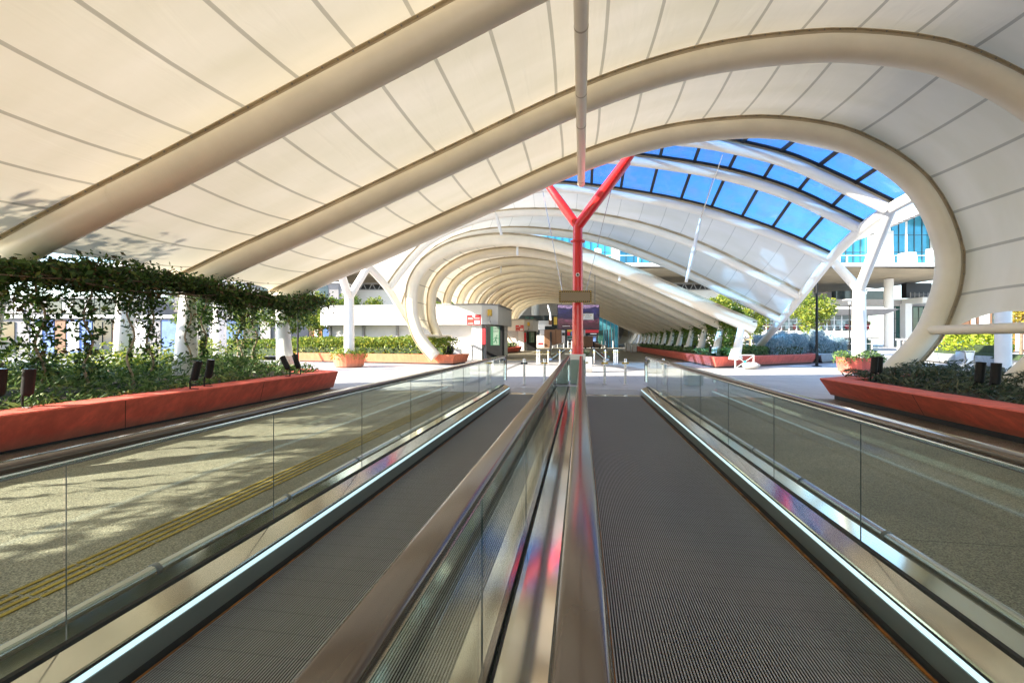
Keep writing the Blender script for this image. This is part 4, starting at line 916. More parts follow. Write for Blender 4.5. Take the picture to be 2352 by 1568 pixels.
def hedge(name, poly, h, n, m, seed, label, size=0.11, z0=0.4, dome=0.0, aspect=0.5, cat='hedge', group=None, up=0.5, spikes=0):
    P = [Vector(p) for p in poly]; c = sum(P, Vector((0, 0))) / len(P); o = empty(name, (c.x, c.y, z0), 0, label, cat, group)
    r = np.random.default_rng(seed); x = r.uniform(min(p.x for p in P), max(p.x for p in P), n * 3); y = r.uniform(min(p.y for p in P), max(p.y for p in P), n * 3)
    k = inpoly(x, y, P); x, y = x[k][:n], y[k][:n]; nn = len(x)
    hh = h * (0.88 + 0.12 * hfield(x, y, 4, seed))
    if dome:
        hh = hh * (0.55 + 0.45 * np.clip(np.sin((x * 0.7 + y * 0.3) * dome + seed) + 0.6, 0, 1))
    z = hh * (1 - r.uniform(0, 1, nn) ** 2.2)
    leaves('foliage', np.stack([x - c.x, y - c.y, z], 1), size, m, o, aspect=aspect, up=up)
    # a dark core of twigs so the mass is not see-through
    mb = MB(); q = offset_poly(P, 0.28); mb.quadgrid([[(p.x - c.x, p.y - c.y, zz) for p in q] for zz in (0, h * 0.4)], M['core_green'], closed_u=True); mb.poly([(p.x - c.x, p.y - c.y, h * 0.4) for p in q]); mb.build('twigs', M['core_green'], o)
    return o
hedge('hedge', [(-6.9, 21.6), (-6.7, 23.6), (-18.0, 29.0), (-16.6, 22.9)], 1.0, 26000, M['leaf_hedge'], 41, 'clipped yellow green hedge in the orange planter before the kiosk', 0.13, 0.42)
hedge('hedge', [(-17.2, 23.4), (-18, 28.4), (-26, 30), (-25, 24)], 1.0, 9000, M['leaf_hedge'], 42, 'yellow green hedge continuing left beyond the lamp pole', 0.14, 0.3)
hedge('lavender', [(12.6, 25.9), (15.8, 28.9), (18, 35), (13.6, 31.4)], 1.6, 30000, M['leaf_lavender'], 43, 'blue grey lavender mound in the grey planter behind the lamp pole', 0.2, 0.42, 0.6, 0.12, 'shrub', 'lavender mounds', 1.4)
hedge('lavender', [(9.6, 23.9), (12.3, 26.0), (14.0, 31.0), (10.3, 28.5)], 1.2, 18000, M['leaf_lavender'], 44, 'grey blue lavender mound left of the black lamp pole', 0.2, 0.42, 0.9, 0.12, 'shrub', 'lavender mounds', 1.4)
hedge('hedge', [(6.6, 21.2), (9.5, 24.0), (10.5, 28), (8.0, 25.5)], 0.5, 7000, M['leaf_juniper'], 45, 'low dark green juniper in the coral planter', 0.14, 0.42, 0, 0.25)
hedge('hedge', [(q1.x + 1.0, q1.y + 1.2), (q2.x, q2.y + 1.0), (q2.x + 3, q2.y + 5), (q1.x + 2.0, q1.y + 6)], 1.5, 13000, M['leaf_lime'], 46, 'bright lime green hedge in the far right grey planter', 0.16, 0.4, 0.25)
hedge('hedge', [(q1.x + 1.2, q1.y + 0.5), (q2.x, q2.y + 0.3), (q2.x + .3, q2.y + 1.0), (q1.x + 1.0, q1.y + 1.3)], 0.55, 5000, M['leaf_juniper'], 47, 'low dark hedge in front of the lime hedge at the far right', 0.14, 0.42, 0, 0.25)
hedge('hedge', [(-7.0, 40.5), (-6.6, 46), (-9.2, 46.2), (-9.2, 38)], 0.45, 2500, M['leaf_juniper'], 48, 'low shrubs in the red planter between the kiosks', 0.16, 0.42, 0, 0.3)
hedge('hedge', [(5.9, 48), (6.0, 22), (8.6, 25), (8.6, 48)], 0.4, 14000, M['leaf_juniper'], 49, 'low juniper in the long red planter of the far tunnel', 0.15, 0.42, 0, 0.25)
# vines of the far tunnel
tv = empty('vine_trellis', (7.2, 36, 1.2), 0, 'dark green vine curtain behind the row of legs in the far tunnel', 'trellis')
r = np.random.default_rng(71); n = 30000; yy = 22.0 + (r.uniform(0, 1, n) ** 1.6) * 32
zz = np.where(r.uniform(0, 1, n) < 0.5, 2.0 + 0.35 * np.exp(-(yy - 22) / 4) + r.normal(0, 0.2, n), r.uniform(0.45, 2.2, n)); xx = 7.3 + r.normal(0, 0.16, n)
leaves('foliage', np.stack([xx - 7.2, yy - 36, zz - 1.2], 1), 0.13, M['leaf_tree'], tv, aspect=0.5)
mb = MB(); mb.tube([(0.35, -15.5, 0.85), (0.35, 18, 0.85)], 0.02, M['black_metal'], 6); mb.build('rail', M['black_metal'], tv)
for k in range(9):
    floodlight((6.15, 22.3 + k * 2.96, 0.5), 0.4, 0.15, f'black floodlight at the foot of tunnel leg, {["nearest", "second nearest", "third nearest", "fourth", "fifth", "sixth", "seventh", "eighth", "ninth"][k]} along the right planter', 'floodlights along the far red planter', 0.3)
for k in range(4):
    floodlight((-6.9 + 0.3 * (k % 2), 21.9 if k < 2 else 42.5, 0.5), 0.0, 0.3 - 0.5 * (k % 2), ['left of two floodlights under the curled tunnel end', 'right of two floodlights under the curled tunnel end', 'left of two floodlights between the kiosks', 'right of two floodlights between the kiosks'][k], 'floodlights under the tunnel curl', 0.28)

# ------------------------------------------------------------------ trees
def tree(name, loc_, h, crown_r, trunk_h, n, m, label, seed, group='trees around the crossing', stakes=False, leaf=0.16, squash=1.0):
    r = np.random.default_rng(seed); o = empty(name, loc_, 0, label, 'tree', group)
    mb = MB(); top = Vector((0.1, 0, h * 0.8)); mb.tube([(0, 0, 0), (0.03, 0.02, trunk_h), top], 0.1, M['bark'], 10, rs=[0.09, 0.065, 0.02])
    ends = []
    for k in range(9):
        a = k * 2.4 + seed; zz = trunk_h + (h - trunk_h) * (0.05 + 0.08 * k); e = Vector((math.cos(a) * crown_r * 0.75, math.sin(a) * crown_r * 0.75, zz + crown_r * 0.5)); s_ = Vector((0.03, 0.02, zz)); ends.append(e)
        mb.tube([s_, s_.lerp(e, .5) + Vector((0, 0, .08)), e], 0.03, M['bark'], 6, rs=[0.032, 0.02, 0.008])
    mb.build('trunk', M['bark'], o, smooth=True)
    K = 34; cs = []
    cz = (trunk_h + h) / 2; hz = (h - trunk_h) / 2
    for k in range(K):
        d = r.normal(size=3); d /= np.linalg.norm(d); q = r.uniform(0.35, 0.95)
        cs.append((d[0] * crown_r * q, d[1] * crown_r * q, cz + d[2] * hz * q, crown_r * r.uniform(0.2, 0.42)))
    cs = np.array(cs); w_ = r.integers(0, K, n); d = r.normal(size=(n, 3)); d /= np.linalg.norm(d, axis=1)[:, None]
    pts = cs[w_, :3] + d * (cs[w_, 3] * r.uniform(0.3, 1.05, n) ** 0.6)[:, None]
    leaves('crown', pts, leaf, m, o, aspect=0.55)
    if stakes:
        mb = MB()
        for a in (0.4, 2.5, 4.6): mb.tube([(0.45 * math.cos(a), 0.45 * math.sin(a), 0), (0.4 * math.cos(a), 0.4 * math.sin(a), trunk_h * 0.85)], 0.035, M['stake'], 8)
        z_ = trunk_h * 0.82; q = [(0.41 * math.cos(a), 0.41 * math.sin(a), z_) for a in (0.4, 2.5, 4.6)]
        for i in range(3): mb.tube([q[i], q[(i + 1) % 3]], 0.03, M['stake'], 6)
        mb.build('stake_frame', M['stake'], o)
    return o
def gt(u, d): 
    p = at(u, 778, d); return (p.x, p.y, 0)
M_ = M
for i, (u, d, h, cr, th, n, m, st, lf, lb) in enumerate((
    (1862, 34, 5.3, 1.6, 1.75, 7000, 'leaf_hedge', True, 0.15, 'bright green staked tree left of the right Y column'),
    (1938, 60, 4.0, 1.1, 1.6, 1500, 'leaf_tree', False, 0.2, 'small tree far behind the right Y column'),
    (1660, 36, 5.6, 2.0, 1.6, 8500, 'leaf_hedge', True, 0.16, 'golden green tree behind the tunnel edge on the right'),
    (1615, 40, 4.8, 1.6, 1.6, 3500, 'leaf_gold', False, 0.16, 'golden tree partly hidden by the tunnel edge'),
    (1722, 40, 4.6, 1.5, 1.5, 4500, 'leaf_hedge', True, 0.16, 'small green staked tree between the golden tree and the sloping beam'),
    (757, 30, 4.6, 1.1, 1.6, 4500, 'leaf_hedge', False, 0.15, 'slender sunlit tree just left of the left Y column'),
    (712, 33, 4.9, 1.5, 1.5, 6000, 'leaf_tree', True, 0.16, 'staked green tree left of the small lamp pole'),
    (655, 30, 5.0, 1.5, 1.5, 5000, 'leaf_tree', True, 0.15, 'staked tree behind the end of the vine rail'),
    (560, 27, 4.6, 1.4, 1.4, 3500, 'leaf_hedge', True, 0.15, 'tree seen between the vines left of the far leg'),
    (803, 44, 6.6, 1.35, 2.6, 4000, 'leaf_tree', False, 0.18, 'pointed tree rising behind the kiosk roof'),
    (866, 46, 5.9, 1.5, 2.6, 4000, 'leaf_hedge', False, 0.18, 'rounder tree behind the kiosk roof beside the sloping beam'),
    (1020, 50, 6.4, 2.2, 2.4, 4500, 'leaf_hedge', False, 0.2, 'tree seen through the small arched openings of the tunnel'),
    (440, 30, 4.6, 1.4, 1.4, 3000, 'leaf_tree', True, 0.15, 'staked tree behind the middle vines'),
    (2345, 26, 4.4, 1.3, 1.6, 4000, 'leaf_gold', False, 0.14, 'yellowing tree at the right edge beyond the white column'),
    (1690, 62, 5.0, 1.6, 2, 1800, 'leaf_tree', False, 0.2, 'distant dark green tree behind the golden ones'))):
    tree('tree', gt(u, d), h, cr, th, n, M[m], lb, 100 + i, stakes=st, leaf=lf)
tree('tree', (-15.2, 2.6, 0), 6.8, 2.0, 2.5, 4000, M['leaf_tree'], 'tree outside the canopy shading its left slope', 140, leaf=0.2)

# ------------------------------------------------------------------ lamp poles
def pole(u, d, h, m, label, head=True, r_=0.04, foot=0.12):
    p = gt(u, d); o = empty('lamp_post', p, 0, label, 'lamp post', 'lamp posts')
    mb = MB(); mb.lathe((0, 0, 0), [(foot, 0), (foot, 0.02), (r_ * 1.2, 0.04), (r_, 0.4), (r_ * 0.85, h)], 14); mb.build('pole', M[m], o, smooth=True)
    if head:
        mb = MB(); mb.lathe((0, 0, h), [(0.05, -0.3), (0.1, -0.05), (0.42, 0.0), (0.42, 0.04), (0.1, 0.08)], 20); mb.build('lamp_head', M['white_paint'], o, smooth=True)
    return o
pole(1876, 20.8, 4.2, 'black_metal', 'tall black lamp pole crossing the sloping beam on the right', False, 0.055, 0.2)
pole(1951, 31, 4.05, 'black_metal', 'lamp post with white disc head left of the right Y column', True, 0.04)
pole(1988, 27, 4.35, 'black_metal', 'lamp post with white disc head right of the right Y column', True, 0.05)
pole(2172, 27, 3.2, 'black_metal', 'thin dark pole behind the right arch foot', False, 0.05)
pole(2182, 31, 3.4, 'grey_concrete', 'thin grey pole beside the dark one at the right', False, 0.045)
pole(684, 24, 3.4, 'black_metal', 'dark lamp pole at the end of the vine rail', False, 0.05)
pole(430, 21, 4.2, 'black_metal', 'dark pole among the vines on the left', False, 0.05)
pole(757, 42, 4.6, 'black_metal', 'slim lamp post behind the left trees', True, 0.05)
# white columns standing alone
def wcol(u, d, h, r_, label, lean=0.0):
    p = gt(u, d); o = empty('white_column', p, 0, label, 'column', 'white steel columns')
    mb = MB(); mb.tube([(lean * 0.0, 0, 0), (lean, 0, h)], r_, M['white_tube'], 24); mb.build('shaft', M['white_tube'], o, smooth=True)
    mb = MB(); mb.bevbox(-r_ - .12, r_ + .12, -r_ - .12, r_ + .12, 0, 0.75 if lean else 0.04, 0.02); mb.build('foot', M['white_paint'], o)
wcol(2304, 12.6, 5.2, 0.175, 'white column behind the right edge of the near canopy')
wcol(276, 11.2, 3.2, 0.2, 'slanting white column on a block among the left vines', 0.28)
wcol(505, 17, 3.6, 0.22, 'upright white column behind the left vines')
# overhanging canopy these carry, far left and right stay out of frame

# ------------------------------------------------------------------ kiosks
def kiosk(x1, y0, y1, x0, label, door_label, idx):
    o = empty('kiosk', (x1, y0, 0), 0, label, 'kiosk', 'ticket kiosks with red notices')
    W = x1 - x0; D = y1 - y0; zf, zt = 2.2, 3.42
    # roof band with chamfered corner
    mb = MB(); ft = [(-W, 0), (-0.9, 0), (0, 0.7), (0, D), (-W, D)]
    mb.quadgrid([[(x, y, z) for x, y in ft] for z in (zf, zt)], M['wall_grey'] if False else M['white_paint'], closed_u=True)
    mb.poly([(x, y, zf) for x, y in ft][::-1]); mb.poly([(x, y, zt - 0.15) for x, y in ft]); mb.build('fascia', M['white_paint'], o)
    mb = MB(); mb.sweep([(-W, -0.03, zt + .03), (-0.9, -0.03, zt + .03)], [(-0.04, -0.04), (0.04, -0.04), (0.04, 0.04), (-0.04, 0.04)], (0, 0, 1)); mb.sweep([(-0.9, -0.03, zt + .03), (0.03, 0.7, zt + .03), (0.03, D, zt + .03)], [(-0.04, -0.04), (0.04, -0.04), (0.04, 0.04), (-0.04, 0.04)], (0, 0, 1)); mb.build('coping', M['zinc'], o)
    mb = MB(); mb.box(-W + 0.15, -1.6, 0.9, D - 0.1, 0, zf - 0.002); mb.build('wall', M['wall_grey'], o)
    mb = MB(); mb.box(-1.597, -0.95, 0.25, D - 0.2, 0, zf - 0.004); mb.box(-0.948, -0.25, 0.75, D - 0.3, 0, zf - 0.004); mb.build('corner_wall', M['white_paint'], o)
    mb = MB(); mb.bevbox(-W + 0.1, -1.6, 0.2, 0.88, 0, 0.95, 0.01); mb.build('counter', M['white_paint'], o)
    for k in range(int(W / 2.4)):
        mb = MB(); mb.box(-W + 0.12 + k * 2.4, -W + 0.26 + k * 2.4, 0.75, 0.89, 0.95, zf - 0.002); mb.build('mullion', M['wall_dark'], o)
    # dark exit unit
    dx0, dx1 = -0.62, 0.42
    mb = MB(); mb.bevbox(dx0, dx1, 0.0, 0.6, 0.0, 2.12, 0.02, M['black_metal']); d_ = mb.build('exit_unit', parent=o)
    mb = MB(); mb.box(dx0 + 0.28, dx1 - 0.18, -0.008, -0.003, 0.9, 2.06, M['sign_green']); mb.build('sign_panel', parent=d_)
    mb = MB(); mb.box(dx0 + 0.45, dx1 - 0.24, -0.014, -0.010, 0.93, 2.05, M['sign_pale']); mb.build('sign_panel', parent=d_)
    cx = (dx0 + 0.45 + dx1 - 0.24) / 2; Rx = Matrix.Rotation(R(90), 4, 'X')
    text('sign_text', 'ÇIKIŞ', 0.135, M['black'], d_, Matrix.Translation((cx, -0.016, 1.93)) @ Rx); text('sign_text', 'EXIT', 0.155, M['black'], d_, Matrix.Translation((cx, -0.016, 1.76)) @ Rx)
    mb = MB()  # running figure
    def limb(a, b_, w0, w1):
        a, b_ = Vector(a), Vector(b_); t = (b_ - a).normalized(); q = Vector((-t.y, t.x)); y = -0.016
        pts = [a + q * w0, a - q * w0, b_ - q * w1, b_ + q * w1]; mb.poly([(cx + p.x, y, 1.0 + p.y) for p in pts])
    limb((0.02, 0.42), (-0.03, 0.22), 0.045, 0.04); limb((-0.03, 0.24), (0.04, 0.12), 0.03, 0.025); limb((0.04, 0.13), (0.05, -0.02), 0.025, 0.02)
    limb((-0.03, 0.24), (-0.10, 0.10), 0.03, 0.022); limb((-0.10, 0.11), (-0.2, 0.1), 0.022, 0.018); limb((0.03, 0.40), (0.12, 0.30), 0.02, 0.016); limb((0.12, 0.30), (0.19, 0.36), 0.016, 0.014); limb((0.0, 0.40), (-0.10, 0.36), 0.02, 0.016); limb((-0.10, 0.36), (-0.15, 0.26), 0.016, 0.013)
    mb.poly([(cx + 0.05 + 0.045 * math.cos(a), -0.016, 1.50 + 0.045 * math.sin(a)) for a in np.linspace(0, 6.28, 14, endpoint=False)]); mb.build('running_figure', M['sign_green'], d_)
    # red notice board with printed lines
    def notice(x, z, w_, h_, y=-0.012, name='notice_board'):
        mb = MB(); mb.box(x, x + w_, y, y + 0.01, z, z + h_, M['sign_red']); nb = mb.build(name, parent=o)
        mb = MB(); mb.box(x + w_ * .54, x + w_ * .92, y - 0.004, y - 0.001, z + h_ * .08, z + h_ * .42, M['sign_white'])
        for k in range(4): mb.box(x + w_ * .08, x + w_ * .46, y - 0.004, y - 0.001, z + h_ * (0.1 + k * 0.12), z + h_ * (0.15 + k * 0.12), M['sign_white'] if k == 0 else M['brown_paint'])
        mb.box(x + w_ * .08, x + w_ * .45, y - 0.004, y - 0.001, z + h_ * .56, z + h_ * .6, M['sign_white']); mb.box(x + w_ * .52, x + w_ * .9, y - 0.004, y - 0.001, z + h_ * .62, z + h_ * .66, M['sign_white']); mb.box(x + w_ * .08, x + w_ * .4, y - 0.004, y - 0.001, z + h_ * .68, z + h_ * .71, M['sign_white'])
        mb.lathe((0, 0, 0), [(w_ * .09, 0), (w_ * .07, 0.003)], 14, M['sign_white'], Matrix.Translation((x + w_ * .5, y - 0.001, z + h_ * .86)) @ Matrix.Rotation(R(90), 4, 'X'))
        mb.build('printed_lines', parent=nb)
    notice(-1.85, zf - 0.02, 0.9, 0.62)
    mb = MB(); mb.box(-0.9, -0.7, 0.13, 0.14, 0.95, 1.95, M['sign_red']); mb.build('notice_strip', parent=o)
    mb = MB(); mb.bevbox(-0.55, -0.3, 0.05, 0.3, 2.72, 3.12, 0.02); mb.build('speaker_box', M['yellow_paint'], o)
    mb = MB(); mb.tube([(-0.4, 0.05, 2.8), (-0.4, 0.05, 2.25)], 0.02, M['zinc'], 8); mb.bevbox(-0.45, -0.35, 0.0, 0.1, 2.3, 2.42, 0.01); mb.build('cable_box', M['zinc'], o)
    return o
kiosk(-5.2, 26.4, 32.5, -17.0, 'nearer white kiosk with flat roof and long sunlit fascia', '', 0)
kiosk(-5.3, 47.5, 54, -11, 'farther small grey kiosk with flat roof inside the tunnel', '', 1)

# ------------------------------------------------------------------ hanging screen
sc_ = empty('display_screen', tuple(at(1328.5, 727, 26.0)), YAW, 'large hanging screen showing a dark purple mountain landscape', 'screen')
m = bpy.data.materials.new('screen_picture'); m.use_nodes = True; n = m.node_tree.nodes; l = m.node_tree.links; bs = n['Principled BSDF']
tc = n.new('ShaderNodeTexCoord'); sx = n.new('ShaderNodeSeparateXYZ'); l.new(tc.outputs['Object'], sx.inputs[0])
cbx = n.new('ShaderNodeMapping'); cbx.inputs['Scale'].default_value = (1.0, 1, 1.6); l.new(tc.outputs['Object'], cbx.inputs[0])
n1 = n.new('ShaderNodeTexNoise'); n1.inputs['Scale'].default_value = 1.6; n1.inputs['Detail'].default_value = 5; l.new(cbx.outputs[0], n1.inputs['Vector'])
ad = n.new('ShaderNodeMath'); ad.operation = 'MULTIPLY_ADD'; ad.inputs[1].default_value = 0.45; l.new(n1.outputs[0], ad.inputs[0]); l.new(sx.outputs['Z'], ad.inputs[2])
r1 = n.new('ShaderNodeValToRGB'); e = r1.color_ramp.elements; e[0].position = 0.0; e[0].color = (0.04, 0.01, 0.035, 1); e[1].position = 1; e[1].color = (0.75, 0.6, 0.85, 1)
for p_, c_ in ((0.2, (0.16, 0.04, 0.06)), (0.36, (0.30, 0.10, 0.16)), (0.42, (0.04, 0.02, 0.08)), (0.66, (0.05, 0.05, 0.2)), (0.80, (0.06, 0.06, 0.2)), (0.82, (0.7, 0.5, 0.8))):
    q = e.new(p_); q.color = (*c_, 1)
mr = n.new('ShaderNodeMapRange'); mr.inputs['From Min'].default_value = -0.55; mr.inputs['From Max'].default_value = 1.05; l.new(ad.outputs[0], mr.inputs[0]); l.new(mr.outputs[0], r1.inputs[0])
mw = n.new('ShaderNodeTexNoise'); mw.inputs['Scale'].default_value = 5; mw.inputs['Detail'].default_value = 10; mw.inputs['Roughness'].default_value = 0.75; mw.inputs['Distortion'].default_value = 1.5; l.new(cbx.outputs[0], mw.inputs['Vector'])
rr = n.new('ShaderNodeValToRGB'); rr.color_ramp.elements[0].position = 0.42; rr.color_ramp.elements[0].color = (0.35, 0.35, 0.35, 1); rr.color_ramp.elements[1].position = 0.62; rr.color_ramp.elements[1].color = (2, 1.8, 2, 1); l.new(mw.outputs[0], rr.inputs[0])
mm = n.new('ShaderNodeMixRGB'); mm.blend_type = 'MULTIPLY'; mm.inputs[0].default_value = 1; l.new(r1.outputs[0], mm.inputs[1]); l.new(rr.outputs[0], mm.inputs[2])
l.new(mm.outputs[0], bs.inputs['Emission Color']); bs.inputs['Emission Strength'].default_value = 0.12; bs.inputs['Base Color'].default_value = (0.02, 0.02, 0.02, 1); bs.inputs['Roughness'].default_value = 0.3
mb = MB(); mb.bevbox(-1.26, 1.26, 0.0, 0.12, -0.78, 0.72, 0.01, M['black']); mb.build('case', parent=sc_)
mb = MB(); mb.box(-1.23, 1.23, -0.006, -0.002, -0.74, 0.69); mb.build('display', m, sc_)
for x in (-1.0, 1.0):
    mb = MB(); mb.tube([(x, 0.06, 0.7), (x, 0.06, 2.6)], 0.02, M['zinc'], 8); mb.build('hanger', M['zinc'], sc_)
mb = MB(); mb.box(-0.95, -0.5, -0.01, -0.007, -0.58, -0.55, M['sign_white']); mb.box(-0.4, -0.2, -0.01, -0.007, -0.58, -0.55, M['sign_white']); mb.build('caption', parent=sc_)
nb = empty('warning_notice', tuple(at(1349.5, 727, 25.7)), YAW, 'white warning notice with striped border hanging in front of the big screen', 'notice')
mb = MB(); mb.box(-0.37, 0.37, -0.01, 0.01, -0.2, 0.2); mb.build('board', M['black'], nb)
mb = MB(); mb.box(-0.335, 0.335, -0.014, -0.011, -0.165, 0.165); mb.build('face', M['sign_white'], nb)
mb = MB()
for z0, z1 in ((-0.198, -0.168), (0.168, 0.198)): stripes(mb, -0.37, 0.37, z0, z1, -0.013, 12, M['sign_white'])
for x0, x1 in ((-0.368, -0.338), (0.338, 0.368)): stripes(mb, x0, x1, -0.2, 0.2, -0.013, 7, M['sign_white'], False)
mb.build('border_stripes', parent=nb)
mb = MB()
for x in (-0.2, 0.2): mb.poly([(x - 0.045, -0.017, 0.06), (x + 0.045, -0.017, 0.06), (x, -0.017, 0.135)], M['yellow_paint'])
for k, (a, c) in enumerate(((-0.26, 0.26), (-0.16, 0.16), (-0.24, 0.24))): mb.box(a, c, -0.018, -0.0165, 0.02 - k * 0.06, 0.032 - k * 0.06, M['black'])
mb.build('printed_lines', parent=nb)
text('sign_text', 'Dikkat!', 0.075, M['black'], nb, Matrix.Translation((0, -0.016, 0.09)) @ Matrix.Rotation(R(90), 4, 'X'))

# ------------------------------------------------------------------ terminal building across the background (faces the photographer squarely)
tb = empty('terminal_building', tuple(at(1176, 778, 60)[:2]) + (0,), YAW, 'long terminal building with blue glass wall above a white balcony and beige soffit', 'building')
k60 = 0.06
def X6(u): return (u - 1176) * k60
def Z6(v): return 1.3 + (778 - v) * k60
mb = MB(); mb.bevbox(-60, 70, 0.0, 0.6, Z6(612), Z6(603.5), 0.03, M['white_paint']); mb.bevbox(-60, 70, 0.6, 28, Z6(611), Z6(604), 0.03, M['white_paint']); mb.build('balcony_slab', parent=tb)
mb = MB(); rows = [[(x, y, Z6(612) - 0.02 - 0.25 * abs(math.sin(x * 0.13)) - (y * 0.012)) for x in np.linspace(-60, 70, 60)] for y in (0.3, 8, 16, 28)]
mb.quadgrid(rows); mb.build('soffit', M['concrete'], tb, smooth=True)
# curved glass wall segments
def XG(u): return (u - 1176) * 0.066
def ZG(v): return 1.3 + (778 - v) * 0.066
def glasswall(x0, x1, top, name='glass_wall', y=6.0, step=1.08, mt='facade_glass', zb=None):
    zb = Z6(603) if zb is None else zb
    n = max(2, int((x1 - x0) / step)); xs = np.linspace(x0, x1, n + 1)
    mb = MB(); mb.quadgrid([[(x, y, zb) for x in xs], [(x, y, top(x)) for x in xs]]); g = mb.build(name, M[mt], tb)
    mb = MB()
    for x in xs: mb.box(x - 0.04, x + 0.04, y - 0.08, y - 0.01, zb, top(x), M['dark_glass'])
    for zz in (zb + 2.6, zb + 5.2): 
        if zz < max(top(x) for x in xs): mb.box(x0, x1, y - 0.075, y - 0.012, zz - 0.04, zz + 0.04, M['dark_glass'])
    mb.build('mullion', parent=g); return g
def arc_top(x):
    t = (x - XG(1998)) / (XG(2220) - XG(1998)); return ZG(548) + (ZG(480) - ZG(548)) * math.sin(min(1, max(0, t)) * math.pi * 0.8) ** 0.8
glasswall(XG(2046), XG(2135), arc_top)
glasswall(XG(1925), XG(1992), lambda x: ZG(568) + 0.5 * (x - XG(1925)) * 0.7)
glasswall(XG(1225), XG(1405), lambda x: ZG(542)); glasswall(XG(1420), XG(1545), lambda x: ZG(560))
mb = MB(); mb.box(XG(1405), XG(1420), 5.0, 7, Z6(603), ZG(545)); mb.box(XG(1545), XG(1925), 5.5, 7, Z6(603), ZG(590)); mb.box(-60, XG(1225), 5.5, 7, Z6(603), ZG(560)); mb.box(XG(1992), XG(2046), 5.5, 7, Z6(603), ZG(532)); mb.box(XG(2135), XG(2400), 5.5, 7, Z6(603), ZG(480)); mb.build('wall', M['white_paint'], tb)
# wing roof with slatted underside
mb = MB(); xs = np.linspace(XG(1985), XG(2400), 40)
mb.quadgrid([[(x, y, arc_top(x) + 0.35 + (6 - y) * 0.10) for x in xs] for y in (-3, 2, 6.5, 10)]); mb.build('roof', M['wall_grey'], tb, smooth=True)
for k in range(9):
    mb = MB(); y = -2.4 + k * 0.9; mb.quadgrid([[(x, yy_, arc_top(x) + 0.28 + (6 - y) * 0.10) for x in xs] for yy_ in (y, y + 0.3)]); mb.build('roof_slat', M['zinc'], tb)
mb = MB(); mb.quadgrid([[(x, 0.1, z) for x in (-60, 70)] for z in (Z6(603) , Z6(587))]); mb.build('balustrade_glass', M['clear_glass'], tb)
mb = MB(); mb.box(-60, 70, 0.05, 0.15, Z6(587), Z6(586)); mb.build('handrail', M['white_paint'], tb)
for x in np.arange(X6(1200), 66, 3.2):
    mb = MB(); mb.box(x - 0.05, x + 0.05, 0.0, 0.2, Z6(603), Z6(586.5)); mb.build('railing_post', M['white_paint'], tb)
mb = MB()
for x in (X6(1932), X6(2192), X6(1385)):
    mb = MB(); mb.lathe((x, 3.5, Z6(603)), [(0.5, 0), (0.5, 2.6)], 20); mb.build('balcony_column', M['white_paint'], tb, smooth=True)
mb = MB(); mb.bevbox(X6(2100), X6(2125), 1.2, 2.6, Z6(603), Z6(575), 0.05, M['white_paint']); mb.build('lift_box', parent=tb)
mb = MB(); mb.tube([(X6(2112), 2, Z6(575)), (X6(2112), 2, Z6(500))], 0.12, M['white_paint'], 10); mb.build('mast', M['white_paint'], tb)
# big columns carrying the deck
for u, d, r_, top in ((2041, 9, 0.62, 640), (2183, 5, 0.85, 625), (1452, 16, 0.7, 645), (1230, 16, 0.7, 645), (700, 16, 0.7, 645), (980, 16, .7, 645), (1650, 16, .7, 645)):
    x = (u - 1176) * (60 + d) / 1000
    mb = MB(); mb.lathe((x, d, 0), [(r_, 0), (r_, Z6(612) - 0.5)], 24); mb.build('pillar', M['white_paint'], tb, smooth=True)
# rear structure under the deck: galleries, ramps, green glass hall
def X7(u, d): return (u - 1176) * d / 1000
def Z7(v, d): return 1.3 + (778 - v) * d / 1000
mb = MB(); mb.box(-60, 70, 27.5, 28.5, 0, Z6(612)); mb.build('rear_wall', M['wall_grey'], tb)
D = 74
mb = MB(); mb.box(X7(1895, D), X7(2230, D), 13.5, 15, Z7(703, D), Z7(688, D)); mb.build('gallery_slab', M['wall_grey'], tb)
mb = MB(); mb.box(X7(1920, D), X7(2035, D), 14, 15, Z7(688, D), Z7(668, D)); mb.build('gallery_windows', M['dark_glass'], tb)
mb = MB(); mb.box(X7(2082, D), X7(2140, D), 14, 15, Z7(684, D), Z7(650, D)); mb.build('gallery_opening', M['black'], tb)
for k in range(6):
    mb = MB(); mb.box(X7(2084 + k * 10, D), X7(2084.6 + k * 10, D), 13.4, 13.5, Z7(684, D), Z7(672, D)); mb.build('railing_post', M['wall_grey'], tb)
for zz in (675, 678, 681): 
    mb = MB(); mb.box(X7(2083, D), X7(2140, D), 13.42, 13.48, Z7(zz + .5, D), Z7(zz, D)); mb.build('railing_bar', M['wall_grey'], tb)
mb = MB(); mb.bevbox(X7(2062, D), X7(2200, D), 9.5, 13.3, Z7(701, D), Z7(688, D), 0.05); mb.build('beam', M['white_paint'], tb)
for u0, u1 in ((2067, 2082), (2140, 2150)):
    mb = MB(); mb.box(X7(u0, D - 3), X7(u1, D - 3), 10, 11, 0, Z7(701, D)); mb.build('pier', M['white_paint'], tb)
mb = MB(); mb.box(X7(2050, D), X7(2140, D), 14.2, 15, 0, Z7(703, D)); g = mb.build('hall_glass', M['green_glass'], tb)
for u in (2057, 2085, 2098, 2112, 2124):
    mb = MB(); mb.box(X7(u, D), X7(u + 1.3, D), 14.1, 14.19, 0, Z7(705, D)); mb.build('hall_mullion', M['wall_grey'] if u % 2 else M['dark_glass'], tb)
for v in (732, 765):
    mb = MB(); mb.box(X7(2050, D), X7(2140, D), 14.05, 14.12, Z7(v, D), Z7(v - 1, D)); mb.build('hall_transom', M['dark_glass'], tb)
mb = MB(); mb.box(X7(1700, D), X7(1900, D), 15.5, 17, 0, Z7(690, D)); mb.build('rear_block', M['white_paint'], tb)
